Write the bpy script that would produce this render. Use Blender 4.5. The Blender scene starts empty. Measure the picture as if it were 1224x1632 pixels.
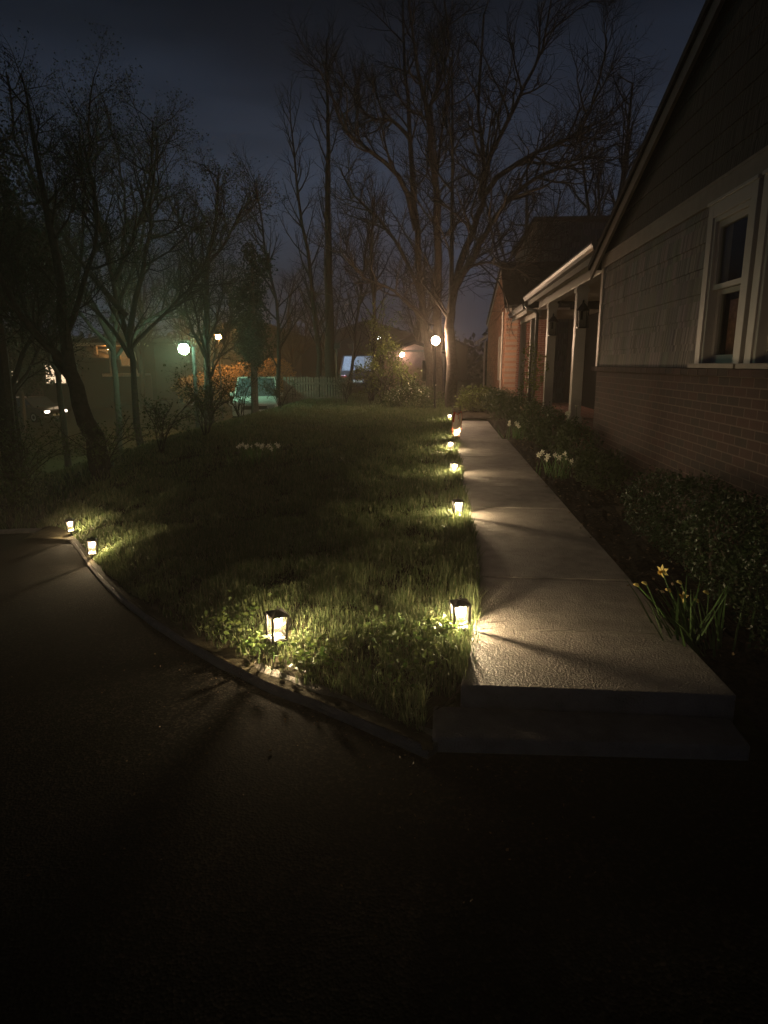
import bpy, bmesh, math, random
import numpy as np
from mathutils import Vector, Matrix, noise as mnoise

random.seed(7)
R = math.radians
sc = bpy.context.scene
col = sc.collection

# ------------------------------------------------------------------ camera
cam_d = bpy.data.cameras.new("camera")
cam_d.sensor_fit = 'VERTICAL'
cam_d.sensor_height = 36.0
cam_d.lens = 36.0 * 1060.0 / 1632.0
cam_d.clip_start = 0.05
cam_d.clip_end = 1000
cam = bpy.data.objects.new("camera", cam_d)
col.objects.link(cam)
cam.location = (0, 0, 1.6)
cam.rotation_euler = (R(90 - 12.5517), 0, R(4.79))
sc.camera = cam

# ------------------------------------------------------------------ world: a night sky, paler towards the town on the horizon
world = bpy.data.worlds.new("World")
sc.world = world
world.use_nodes = True
wn, wl = world.node_tree.nodes, world.node_tree.links
wn.clear()
tc = wn.new('ShaderNodeTexCoord')
sep = wn.new('ShaderNodeSeparateXYZ')
wl.new(tc.outputs['Generated'], sep.inputs[0])
ramp = wn.new('ShaderNodeValToRGB')
e = ramp.color_ramp.elements
e[0].position, e[0].color = 0.0, (0.034, 0.042, 0.066, 1)
e[1].position, e[1].color = 1.0, (0.0012, 0.0018, 0.0040, 1)
for p, c in ((0.21, (0.032, 0.043, 0.067)), (0.336, (0.0138, 0.0192, 0.0320)), (0.42, (0.0055, 0.0084, 0.0145))):
    k = e.new(p); k.color = (*c, 1)
wl.new(sep.outputs['Z'], ramp.inputs[0])
mp = wn.new('ShaderNodeMapping'); mp.inputs['Scale'].default_value = (2.0, 2.0, 7.0)
nz = wn.new('ShaderNodeTexNoise'); nz.inputs['Scale'].default_value = 1.6; nz.inputs['Detail'].default_value = 5
wl.new(tc.outputs['Generated'], mp.inputs[0]); wl.new(mp.outputs[0], nz.inputs['Vector'])
mr = wn.new('ShaderNodeMapRange')
mr.inputs[1].default_value, mr.inputs[2].default_value = 0.35, 0.7
mr.inputs[3].default_value, mr.inputs[4].default_value = 0.72, 1.4
wl.new(nz.outputs[0], mr.inputs[0])
vm = wn.new('ShaderNodeVectorMath'); vm.operation = 'SCALE'
wl.new(ramp.outputs[0], vm.inputs[0]); wl.new(mr.outputs[0], vm.inputs['Scale'])
bg = wn.new('ShaderNodeBackground'); bg.inputs[1].default_value = 1.0
wl.new(vm.outputs[0], bg.inputs[0])
wo = wn.new('ShaderNodeOutputWorld'); wl.new(bg.outputs[0], wo.inputs[0])

# ------------------------------------------------------------------ render settings
sc.view_settings.view_transform = 'Standard'
sc.view_settings.look = 'None'
sc.view_settings.exposure = 0.0
sc.view_settings.gamma = 1.0
cy = sc.cycles
cy.use_denoising = True
cy.max_bounces = 5
cy.diffuse_bounces = 3
cy.glossy_bounces = 2
cy.transmission_bounces = 3
cy.volume_bounces = 0
cy.transparent_max_bounces = 24
cy.sample_clamp_indirect = 2.0
cy.caustics_reflective = False
cy.caustics_refractive = False

# lamp strengths (emission of the lamp surfaces)
BULB = 9200.0          # little lanterns in the grass
GREEN = 360.0         # mercury street lamp
POST = 760.0          # warm post lamp by the tree
GLARE_HAZE = 0.0046  # density of the volume added to imitate lens glare

# ------------------------------------------------------------------ helpers
class MB:
    def __init__(s): s.v = []; s.f = []; s.m = []
    def add(s, vs, fs, mi=0):
        o = len(s.v); s.v.extend([tuple(map(float, p)) for p in vs])
        for f in fs: s.f.append(tuple(i + o for i in f)); s.m.append(mi)
        return s
    def box(s, x0, x1, y0, y1, z0, z1, mi=0, M=None):
        vs = [(x0,y0,z0),(x1,y0,z0),(x1,y1,z0),(x0,y1,z0),(x0,y0,z1),(x1,y0,z1),(x1,y1,z1),(x0,y1,z1)]
        if M is not None: vs = [M @ Vector(p) for p in vs]
        return s.add(vs, [(0,3,2,1),(4,5,6,7),(0,1,5,4),(1,2,6,5),(2,3,7,6),(3,0,4,7)], mi)
    def tube(s, pts, rad, n=6, mi=0, cap=True):
        """tube along a polyline; rad is a number or one radius per point"""
        m = len(pts)
        if not hasattr(rad, '__len__'): rad = [rad] * m
        o = len(s.v); ax = ay = None
        for i in range(m):
            a = pts[max(0, i-1)]; b = pts[min(m-1, i+1)]
            dx, dy, dz = b[0]-a[0], b[1]-a[1], b[2]-a[2]
            l = math.sqrt(dx*dx+dy*dy+dz*dz) or 1e-6
            dx, dy, dz = dx/l, dy/l, dz/l
            if ax is None:
                ux, uy, uz = (1,0,0) if abs(dx) < .8 else (0,1,0)
            else: ux, uy, uz = ax
            d = ux*dx+uy*dy+uz*dz
            ux, uy, uz = ux-d*dx, uy-d*dy, uz-d*dz
            l = math.sqrt(ux*ux+uy*uy+uz*uz) or 1e-6
            ux, uy, uz = ux/l, uy/l, uz/l
            ax = (ux, uy, uz)
            vx, vy, vz = dy*uz-dz*uy, dz*ux-dx*uz, dx*uy-dy*ux
            px, py, pz = pts[i]; r = rad[i]
            for k in range(n):
                t = 6.283185*k/n; c, q = math.cos(t)*r, math.sin(t)*r
                s.v.append((px+c*ux+q*vx, py+c*uy+q*vy, pz+c*uz+q*vz))
        for i in range(m-1):
            for k in range(n):
                a = o+i*n+k; b = o+i*n+(k+1) % n
                s.f.append((a, b, b+n, a+n)); s.m.append(mi)
        if cap and n > 2:
            s.f.append(tuple(o+k for k in range(n-1, -1, -1))); s.m.append(mi)
            s.f.append(tuple(o+(m-1)*n+k for k in range(n))); s.m.append(mi)
        return s
    def lathe(s, prof, n=16, c=(0,0,0), mi=0):
        """prof: list of (r, z)"""
        o = len(s.v)
        for r, z in prof:
            for k in range(n):
                t = 6.283185*k/n
                s.v.append((c[0]+r*math.cos(t), c[1]+r*math.sin(t), c[2]+z))
        for i in range(len(prof)-1):
            for k in range(n):
                a = o+i*n+k; b = o+i*n+(k+1) % n
                s.f.append((a, b, b+n, a+n)); s.m.append(mi)
        s.f.append(tuple(o+k for k in range(n-1, -1, -1))); s.m.append(mi)
        s.f.append(tuple(o+(len(prof)-1)*n+k for k in range(n))); s.m.append(mi)
        return s
    def ball(s, c, r, n=10, sq=(1,1,1), mi=0):
        pr = [(max(1e-4, math.sin(math.pi*i/n))*r, -math.cos(math.pi*i/n)*r) for i in range(n+1)]
        o = len(s.v)
        s.lathe(pr, n=n+2, mi=mi)
        for i in range(o, len(s.v)):
            p = s.v[i]; s.v[i] = (c[0]+p[0]*sq[0], c[1]+p[1]*sq[1], c[2]+p[2]*sq[2])
        return s
    def prism(s, outline, axis, a, b, mi=0):
        """extrude a 2-D outline along an axis: 'x' -> outline is (y,z), 'y' -> (x,z), 'z' -> (x,y)"""
        n = len(outline)
        def P(q, t): return {'x': (t, q[0], q[1]), 'y': (q[0], t, q[1]), 'z': (q[0], q[1], t)}[axis]
        vs = [P(q, a) for q in outline] + [P(q, b) for q in outline]
        fs = [tuple(range(n-1, -1, -1)), tuple(range(n, 2*n))]
        fs += [(i, (i+1) % n, (i+1) % n+n, i+n) for i in range(n)]
        return s.add(vs, fs, mi)
    def quad(s, a, b, c, d, mi=0): return s.add([a, b, c, d], [(0,1,2,3)], mi)
    def build(s, name, mats, parent=None, smooth=False, bevel=0.0):
        me = bpy.data.meshes.new(name)
        me.from_pydata(s.v, [], s.f)
        if not isinstance(mats, (list, tuple)): mats = [mats]
        for m in mats: me.materials.append(m)
        if len(mats) > 1: me.polygons.foreach_set('material_index', np.array(s.m, dtype=np.int32))
        if smooth: me.polygons.foreach_set('use_smooth', np.ones(len(s.f), dtype=bool))
        bm = bmesh.new(); bm.from_mesh(me); bmesh.ops.recalc_face_normals(bm, faces=bm.faces); bm.to_mesh(me); bm.free()
        me.update()
        o = bpy.data.objects.new(name, me); col.objects.link(o)
        if parent is not None: o.parent = parent
        if bevel:
            md = o.modifiers.new('bevel', 'BEVEL'); md.width = bevel; md.segments = 2; md.limit_method = 'ANGLE'
        return o

def tag(o, label, cat, group=None, kind=None):
    o['label'] = label; o['category'] = cat
    if group: o['group'] = group
    if kind: o['kind'] = kind
    return o
def struct(o, label=None):
    o['kind'] = 'structure'
    return o
def thing(name, loc, label, cat, group=None, rz=0.0, scale=1.0):
    o = bpy.data.objects.new(name, None); o.empty_display_size = .1
    col.objects.link(o); o.location = loc; o.rotation_euler = (0, 0, rz); o.scale = (scale,)*3
    return tag(o, label, cat, group)
def copy_tree(o, parent=None):
    c = o.copy(); col.objects.link(c)
    if parent is not None: c.parent = parent
    for ch in [q for q in o.children]: copy_tree(ch, c)
    return c
def place(o, loc, rz=0.0, label=None, scale=None):
    o.location = loc; o.rotation_euler = (0, 0, rz)
    if label: o['label'] = label
    if scale: o.scale = (scale,)*3
    return o
def np_mesh(name, verts, loops, sizes, mat, parent=None, attr=None):
    me = bpy.data.meshes.new(name)
    nv = len(verts); nl = len(loops); nf = len(sizes)
    me.vertices.add(nv); me.vertices.foreach_set('co', verts.astype(np.float32).ravel())
    me.loops.add(nl); me.loops.foreach_set('vertex_index', loops.astype(np.int32))
    me.polygons.add(nf)
    st = np.zeros(nf, dtype=np.int32); st[1:] = np.cumsum(sizes)[:-1]
    me.polygons.foreach_set('loop_start', st)
    me.polygons.foreach_set('loop_total', sizes.astype(np.int32))
    if attr is not None:
        a = me.attributes.new('tint', 'FLOAT', 'POINT'); a.data.foreach_set('value', attr.astype(np.float32))
    me.materials.append(mat)
    me.update(calc_edges=True)
    o = bpy.data.objects.new(name, me); col.objects.link(o)
    if parent is not None: o.parent = parent
    return o

# ------------------------------------------------------------------ materials
def mat(name):
    m = bpy.data.materials.new(name); m.use_nodes = True
    nt = m.node_tree; b = nt.nodes['Principled BSDF']
    return m, nt.nodes, nt.links, b
def plain(name, c, rough=.6, spec=.4, metal=0.0, var=.15, scale=9.0, bump=.0, bscale=60.0, coat=0.0):
    m, n, l, b = mat(name)
    t = n.new('ShaderNodeTexCoord')
    nz = n.new('ShaderNodeTexNoise'); nz.inputs['Scale'].default_value = scale; nz.inputs['Detail'].default_value = 6
    l.new(t.outputs['Object'], nz.inputs['Vector'])
    r = n.new('ShaderNodeValToRGB')
    r.color_ramp.elements[0].position = .3; r.color_ramp.elements[1].position = .72
    r.color_ramp.elements[0].color = tuple(x*(1-var) for x in c)+(1,)
    r.color_ramp.elements[1].color = tuple(min(1, x*(1+var)) for x in c)+(1,)
    l.new(nz.outputs[0], r.inputs[0]); l.new(r.outputs[0], b.inputs['Base Color'])
    b.inputs['Roughness'].default_value = rough; b.inputs['Metallic'].default_value = metal
    b.inputs['Specular IOR Level'].default_value = spec
    if coat: b.inputs['Coat Weight'].default_value = coat
    if bump:
        n2 = n.new('ShaderNodeTexNoise'); n2.inputs['Scale'].default_value = bscale; n2.inputs['Detail'].default_value = 5
        l.new(t.outputs['Object'], n2.inputs['Vector'])
        bp = n.new('ShaderNodeBump'); bp.inputs['Strength'].default_value = bump; bp.inputs['Distance'].default_value = .01
        l.new(n2.outputs[0], bp.inputs['Height']); l.new(bp.outputs[0], b.inputs['Normal'])
    return m
def emit(name, c, s):
    m, n, l, b = mat(name)
    n.remove(b)
    em = n.new('ShaderNodeEmission'); em.inputs[0].default_value = (*c, 1); em.inputs[1].default_value = s
    l.new(em.outputs[0], n['Material Output'].inputs[0])
    return m
def leafy(name, c0, c1, trans=.35, rough=.55):
    """leaf or blade colour, from c0 to c1 by each leaf's own tint"""
    m, n, l, b = mat(name)
    a = n.new('ShaderNodeAttribute'); a.attribute_name = 'tint'
    r = n.new('ShaderNodeValToRGB')
    r.color_ramp.elements[0].color = (*c0, 1); r.color_ramp.elements[1].color = (*c1, 1)
    l.new(a.outputs['Fac'], r.inputs[0]); l.new(r.outputs[0], b.inputs['Base Color'])
    b.inputs['Roughness'].default_value = rough; b.inputs['Specular IOR Level'].default_value = .3
    tr = n.new('ShaderNodeBsdfTranslucent'); l.new(r.outputs[0], tr.inputs[0])
    mx = n.new('ShaderNodeMixShader'); mx.inputs[0].default_value = trans
    l.new(b.outputs[0], mx.inputs[1]); l.new(tr.outputs[0], mx.inputs[2])
    l.new(mx.outputs[0], n['Material Output'].inputs[0])
    return m
def brick_mat(name, c1, c2, mortar, plane='yz', bw=.215, bh=.075):
    m, n, l, b = mat(name)
    t = n.new('ShaderNodeTexCoord'); s = n.new('ShaderNodeSeparateXYZ'); l.new(t.outputs['Object'], s.inputs[0])
    cb = n.new('ShaderNodeCombineXYZ')
    l.new(s.outputs['Y' if plane == 'yz' else 'X'], cb.inputs[0]); l.new(s.outputs['Z'], cb.inputs[1])
    br = n.new('ShaderNodeTexBrick'); l.new(cb.outputs[0], br.inputs['Vector'])
    br.inputs['Scale'].default_value = 1.0; br.inputs['Brick Width'].default_value = bw; br.inputs['Row Height'].default_value = bh
    br.inputs['Mortar Size'].default_value = .006; br.inputs['Mortar Smooth'].default_value = .25
    br.inputs['Color1'].default_value = (*c1, 1); br.inputs['Color2'].default_value = (*c2, 1); br.inputs['Mortar'].default_value = (*mortar, 1)
    nz = n.new('ShaderNodeTexNoise'); nz.inputs['Scale'].default_value = 14; nz.inputs['Detail'].default_value = 6
    l.new(t.outputs['Object'], nz.inputs['Vector'])
    mx = n.new('ShaderNodeMix'); mx.data_type = 'RGBA'; mx.blend_type = 'MULTIPLY'; mx.inputs[0].default_value = .6
    r = n.new('ShaderNodeValToRGB'); r.color_ramp.elements[0].color = (.45,.42,.4,1); r.color_ramp.elements[1].color = (1.25,1.2,1.15,1)
    l.new(nz.outputs[0], r.inputs[0]); l.new(br.outputs[0], mx.inputs[6]); l.new(r.outputs[0], mx.inputs[7])
    l.new(mx.outputs[2], b.inputs['Base Color']); b.inputs['Roughness'].default_value = .85
    iv = n.new('ShaderNodeMath'); iv.operation = 'MULTIPLY_ADD'; iv.inputs[1].default_value = -1.0; iv.inputs[2].default_value = 1.0
    l.new(br.outputs['Fac'], iv.inputs[0])
    ad = n.new('ShaderNodeMath'); ad.operation = 'MULTIPLY_ADD'; ad.inputs[1].default_value = .25
    l.new(nz.outputs[0], ad.inputs[0]); l.new(iv.outputs[0], ad.inputs[2])
    bp = n.new('ShaderNodeBump'); bp.inputs['Strength'].default_value = .8; bp.inputs['Distance'].default_value = .008
    l.new(ad.outputs[0], bp.inputs['Height']); l.new(bp.outputs[0], b.inputs['Normal'])
    return m
def shingle_mat(name, c, plane='yz', w=.18):
    """striated shingle face: irregular vertical grooves, each shingle its own tone"""
    m, n, l, b = mat(name)
    t = n.new('ShaderNodeTexCoord'); s = n.new('ShaderNodeSeparateXYZ'); l.new(t.outputs['Object'], s.inputs[0])
    ax = s.outputs['Y' if plane == 'yz' else 'X']
    row = n.new('ShaderNodeMath'); row.operation = 'MULTIPLY'; row.inputs[1].default_value = 1/.215; l.new(s.outputs['Z'], row.inputs[0])
    fl = n.new('ShaderNodeMath'); fl.operation = 'FLOOR'; l.new(row.outputs[0], fl.inputs[0])
    cb = n.new('ShaderNodeCombineXYZ'); l.new(ax, cb.inputs[0]); l.new(fl.outputs[0], cb.inputs[1])
    mp = n.new('ShaderNodeMapping'); mp.inputs['Scale'].default_value = (34, 3.7, 1); l.new(cb.outputs[0], mp.inputs[0])
    nz = n.new('ShaderNodeTexNoise'); nz.inputs['Scale'].default_value = 1.0; nz.inputs['Detail'].default_value = 3; l.new(mp.outputs[0], nz.inputs['Vector'])
    mp2 = n.new('ShaderNodeMapping'); mp2.inputs['Scale'].default_value = (1/w, 3.3, 1); l.new(cb.outputs[0], mp2.inputs[0])
    vo = n.new('ShaderNodeTexVoronoi'); vo.inputs['Scale'].default_value = 1.0; vo.feature = 'F1'; l.new(mp2.outputs[0], vo.inputs['Vector'])
    r = n.new('ShaderNodeValToRGB'); r.color_ramp.elements[0].position = .3; r.color_ramp.elements[1].position = .7
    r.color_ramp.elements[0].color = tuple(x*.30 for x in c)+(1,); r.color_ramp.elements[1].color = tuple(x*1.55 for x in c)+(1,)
    l.new(nz.outputs[0], r.inputs[0])
    mx = n.new('ShaderNodeMix'); mx.data_type = 'RGBA'; mx.blend_type = 'MULTIPLY'; mx.inputs[0].default_value = .45
    l.new(r.outputs[0], mx.inputs[6]); l.new(vo.outputs['Color'], mx.inputs[7])
    hs = n.new('ShaderNodeHueSaturation'); hs.inputs['Saturation'].default_value = .35; hs.inputs['Value'].default_value = 1.25; l.new(mx.outputs[2], hs.inputs['Color'])
    l.new(hs.outputs[0], b.inputs['Base Color']); b.inputs['Roughness'].default_value = .8
    bp = n.new('ShaderNodeBump'); bp.inputs['Strength'].default_value = 1.0; bp.inputs['Distance'].default_value = .013
    l.new(nz.outputs[0], bp.inputs['Height']); l.new(bp.outputs[0], b.inputs['Normal'])
    return m
def concrete_mat(name, c):
    m, n, l, b = mat(name)
    t = n.new('ShaderNodeTexCoord')
    def N(s, d=6):
        q = n.new('ShaderNodeTexNoise'); q.inputs['Scale'].default_value = s; q.inputs['Detail'].default_value = d
        l.new(t.outputs['Object'], q.inputs['Vector']); return q
    big, mid, fine = N(1.3), N(9), N(85, 4)
    ad = n.new('ShaderNodeMath'); ad.operation = 'MULTIPLY_ADD'; ad.inputs[1].default_value = .5
    l.new(mid.outputs[0], ad.inputs[0]); 
    hf = n.new('ShaderNodeMath'); hf.operation = 'MULTIPLY'; hf.inputs[1].default_value = .5; l.new(big.outputs[0], hf.inputs[0]); l.new(hf.outputs[0], ad.inputs[2])
    r = n.new('ShaderNodeValToRGB'); r.color_ramp.elements[0].position = .33; r.color_ramp.elements[1].position = .66
    r.color_ramp.elements[0].color = tuple(x*.55 for x in c)+(1,); r.color_ramp.elements[1].color = tuple(x*1.22 for x in c)+(1,)
    l.new(ad.outputs[0], r.inputs[0]); l.new(r.outputs[0], b.inputs['Base Color'])
    b.inputs['Roughness'].default_value = .62; b.inputs['Specular IOR Level'].default_value = .45
    vo = n.new('ShaderNodeTexVoronoi'); vo.inputs['Scale'].default_value = 110; l.new(t.outputs['Object'], vo.inputs['Vector'])
    a2 = n.new('ShaderNodeMath'); a2.operation = 'MULTIPLY_ADD'; a2.inputs[1].default_value = .5; l.new(vo.outputs['Distance'], a2.inputs[0]); l.new(fine.outputs[0], a2.inputs[2])
    a3 = n.new('ShaderNodeMath'); a3.operation = 'MULTIPLY_ADD'; a3.inputs[1].default_value = .8; l.new(mid.outputs[0], a3.inputs[0]); l.new(a2.outputs[0], a3.inputs[2])
    bp = n.new('ShaderNodeBump'); bp.inputs['Strength'].default_value = .8; bp.inputs['Distance'].default_value = .010
    l.new(a3.outputs[0], bp.inputs['Height']); l.new(bp.outputs[0], b.inputs['Normal'])
    return m
def asphalt_mat(name):
    m, n, l, b = mat(name)
    t = n.new('ShaderNodeTexCoord')
    vo = n.new('ShaderNodeTexVoronoi'); vo.inputs['Scale'].default_value = 95; l.new(t.outputs['Object'], vo.inputs['Vector'])
    nz = n.new('ShaderNodeTexNoise'); nz.inputs['Scale'].default_value = 2.2; nz.inputs['Detail'].default_value = 8; l.new(t.outputs['Object'], nz.inputs['Vector'])
    r = n.new('ShaderNodeValToRGB')
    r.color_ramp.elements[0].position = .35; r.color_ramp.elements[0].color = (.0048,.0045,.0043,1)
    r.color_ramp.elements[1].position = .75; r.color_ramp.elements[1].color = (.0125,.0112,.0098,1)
    l.new(nz.outputs[0], r.inputs[0])
    mx = n.new('ShaderNodeMix'); mx.data_type = 'RGBA'; mx.blend_type = 'MULTIPLY'; mx.inputs[0].default_value = .75
    sp = n.new('ShaderNodeSeparateColor'); l.new(vo.outputs['Color'], sp.inputs[0])
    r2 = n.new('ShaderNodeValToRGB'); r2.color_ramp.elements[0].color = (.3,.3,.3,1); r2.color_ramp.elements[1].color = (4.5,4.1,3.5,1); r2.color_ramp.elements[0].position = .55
    l.new(sp.outputs[0], r2.inputs[0]); l.new(r.outputs[0], mx.inputs[6]); l.new(r2.outputs[0], mx.inputs[7])
    l.new(mx.outputs[2], b.inputs['Base Color']); b.inputs['Roughness'].default_value = .95; b.inputs['Specular IOR Level'].default_value = .05
    bp = n.new('ShaderNodeBump'); bp.inputs['Strength'].default_value = .45; bp.inputs['Distance'].default_value = .004
    l.new(vo.outputs['Distance'], bp.inputs['Height']); l.new(bp.outputs[0], b.inputs['Normal'])
    return m
def glass_mat(name, tint=(.9,.95,.95), refl=.12):
    m, n, l, b = mat(name); n.remove(b)
    tr = n.new('ShaderNodeBsdfTransparent'); tr.inputs[0].default_value = (*tint, 1)
    gl = n.new('ShaderNodeBsdfGlossy'); gl.inputs['Roughness'].default_value = .03
    mx = n.new('ShaderNodeMixShader'); mx.inputs[0].default_value = refl
    l.new(tr.outputs[0], mx.inputs[1]); l.new(gl.outputs[0], mx.inputs[2]); l.new(mx.outputs[0], n['Material Output'].inputs[0])
    return m
def pane_mat(name, lo=.0015, hi=.009):
    """seeded lantern glass: mostly clear, a little of the light spreads in it"""
    m, n, l, b = mat(name); n.remove(b)
    tr = n.new('ShaderNodeBsdfTransparent'); tr.inputs[0].default_value = (.97,.95,.9,1)
    tl = n.new('ShaderNodeBsdfTranslucent'); tl.inputs[0].default_value = (.9,.85,.75,1)
    t = n.new('ShaderNodeTexCoord'); nz = n.new('ShaderNodeTexNoise'); nz.inputs['Scale'].default_value = 60; l.new(t.outputs['Object'], nz.inputs['Vector'])
    mr = n.new('ShaderNodeMapRange'); mr.inputs[3].default_value = lo; mr.inputs[4].default_value = hi; l.new(nz.outputs[0], mr.inputs[0])
    mx = n.new('ShaderNodeMixShader'); l.new(mr.outputs[0], mx.inputs[0])
    l.new(tr.outputs[0], mx.inputs[1]); l.new(tl.outputs[0], mx.inputs[2]); l.new(mx.outputs[0], n['Material Output'].inputs[0])
    return m

M = dict(
    asphalt=asphalt_mat('asphalt'), concrete=concrete_mat('concrete', (.31,.28,.25)), pad=concrete_mat('pad_concrete', (.34,.30,.25)), kerbc=concrete_mat('kerb_concrete', (.22,.19,.155)),
    soil=plain('soil', (.045,.038,.022), .95, .1, var=.5, scale=14, bump=.9, bscale=40),
    turf=plain('turf', (.045,.055,.02), .95, .1, var=.5, scale=10, bump=.8, bscale=50),
    mulch=plain('mulch', (.05,.035,.022), .95, .1, var=.6, scale=30, bump=1.0, bscale=45),
    grass=leafy('grass_blade', (.060,.110,.032), (.27,.27,.14), .4),
    weed=leafy('weed_leaf', (.05,.10,.02), (.12,.15,.04), .3),
    box=leafy('boxwood_leaf', (.012,.028,.010), (.035,.06,.02), .2, .45),
    bush=leafy('bush_leaf', (.025,.045,.015), (.07,.09,.03), .3),
    young=leafy('young_leaf', (.08,.12,.025), (.20,.22,.06), .45),
    bud=leafy('bud_leaf', (.03,.035,.015), (.07,.08,.03), .3),
    ever=leafy('evergreen_leaf', (.010,.022,.010), (.03,.05,.02), .2),
    dry=leafy('dry_leaf', (.07,.045,.024), (.20,.13,.065), .2),
    bark=plain('bark', (.10,.082,.068), .9, .15, var=.4, scale=14, bump=.8, bscale=24),
    dbark=plain('dark_bark', (.035,.030,.025), .95, .1, var=.4, scale=14, bump=.8, bscale=24), twig=plain('twig', (.03,.026,.022), .9, .1, var=.2),
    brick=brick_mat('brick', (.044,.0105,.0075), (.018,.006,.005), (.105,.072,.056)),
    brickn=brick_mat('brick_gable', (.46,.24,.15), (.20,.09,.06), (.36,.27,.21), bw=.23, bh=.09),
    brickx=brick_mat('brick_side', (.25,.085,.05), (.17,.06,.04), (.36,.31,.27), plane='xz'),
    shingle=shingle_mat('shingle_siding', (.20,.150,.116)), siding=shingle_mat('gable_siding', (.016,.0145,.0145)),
    sidex=shingle_mat('side_siding', (.12,.115,.11), plane='xz'),
    white=plain('white_paint', (.40,.36,.315), .45, .4, var=.06, bump=.1, bscale=20),
    offwhite=plain('weathered_trim', (.20,.170,.14), .6, .3, var=.12),
    soffit=plain('soffit_paint', (.40,.36,.30), .6, .3, var=.08),
    gutter=plain('white_metal_gutter', (.15,.14,.125), .42, .4, var=.05),
    roof=plain('asphalt_roof', (.035,.033,.032), .9, .2, var=.4, scale=22, bump=.6, bscale=70),
    black=plain('black_metal', (.012,.011,.010), .45, .5, var=.1),
    iron=plain('dark_iron', (.025,.022,.02), .5, .5, var=.2),
    curtain=plain('curtain_cloth', (.42,.22,.17), .9, .1, var=.3, scale=20),
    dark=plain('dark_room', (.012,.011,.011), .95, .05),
    door=plain('painted_door', (.10,.05,.045), .5, .4),
    glass=glass_mat('window_glass', (.85,.87,.85), .06), pane=pane_mat('lantern_pane'), bloomg=pane_mat('bloom_glass', .05, .09), hedge=leafy('hedge_leaf', (.22,.13,.05), (.42,.28,.11), .3), dusk=plain('dull_far_wall', (.028,.025,.022), .9, .1, var=.2), reflw=plain('reflection_window', (.42,.45,.5), .3, .6, var=.2),  # glass of the added bloom globe; reflection painted into the pale car window
    tray=plain('lantern_tray', (.7,.68,.62), .35, .5, var=.05),
    bulb=emit('lantern_bulb', (1.0,.78,.50), BULB),
    green=emit('street_lamp_glow', (.48,1.0,.62), GREEN), post=emit('post_lamp_glow', (1.0,.66,.42), POST),
    orange=emit('orange_lamp_glow', (1.0,.46,.13), 1300.0), white_l=emit('white_lamp_glow', (.85,.92,1.0), 40.0),
    wall_l=emit('wall_lamp_glow', (1.0,.66,.46), 22.0), fill_l=emit('fill_lamp_glow', (.55,.70,1.0), 260.0),  # the bluish glow serves the added fill lamp
    win_w=emit('lit_room', (1.0,.72,.45), 1.6), win_o=emit('lit_porch_room', (1.0,.55,.2), .16),
    lens=emit('spot_lens_glow', (1.0,.85,.65), 1.5), headl=emit('car_headlight_glow', (1.0,.85,.7), 6.0),
    petal_y=plain('yellow_petal', (.78,.64,.22), .6, .2, var=.1), petal_w=plain('cream_petal', (.75,.72,.58), .6, .2, var=.06),
    trumpet=plain('orange_trumpet', (.75,.50,.10), .6, .2), stem=plain('flower_stem', (.06,.12,.03), .6, .3),
    cloth_r=None, rubber=plain('tyre_rubber', (.02,.02,.02), .8, .2),
    paint_p=plain('pale_car_paint', (.55,.57,.55), .35, .5, var=.03, coat=.6), paint_d=plain('dark_car_paint', (.05,.045,.045), .35, .5, var=.03, coat=.6),
    chrome=plain('bright_rim', (.5,.5,.5), .3, .5, metal=.9, var=.05), tail=plain('tail_light_plastic', (.5,.10,.08), .25, .6),
    cglass=plain('car_glass', (.10,.12,.14), .12, .9, var=.1), plate=plain('number_plate', (.7,.7,.68), .4, .4, var=.05),
    wood=plain('weathered_wood', (.22,.20,.17), .8, .2, var=.3), pink=plain('painted_wall', (.55,.40,.34), .7, .3, var=.1),
    stone=plain('pale_stone', (.5,.42,.33), .8, .2, var=.2, bump=.4, bscale=10),
)
def cloth_mat(name, c):
    m, n, l, b = mat(name)
    t = n.new('ShaderNodeTexCoord'); wv = n.new('ShaderNodeTexNoise'); wv.inputs['Scale'].default_value = 40; l.new(t.outputs['Object'], wv.inputs['Vector'])
    r = n.new('ShaderNodeValToRGB'); r.color_ramp.elements[0].color = (*[x*.8 for x in c], 1); r.color_ramp.elements[1].color = (*c, 1)
    l.new(wv.outputs[0], r.inputs[0]); l.new(r.outputs[0], b.inputs['Base Color']); b.inputs['Roughness'].default_value = .9
    tr = n.new('ShaderNodeBsdfTranslucent'); l.new(r.outputs[0], tr.inputs[0])
    mx = n.new('ShaderNodeMixShader'); mx.inputs[0].default_value = .65
    l.new(b.outputs[0], mx.inputs[1]); l.new(tr.outputs[0], mx.inputs[2]); l.new(mx.outputs[0], n['Material Output'].inputs[0])
    return m
M['cloth_r'] = cloth_mat('red_flag_cloth', (.45,.07,.03)); M['cloth_glow'] = cloth_mat('glow_flag_cloth', (.92,.80,.66))  # pale cloth carries the lantern glow in its colour

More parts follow.
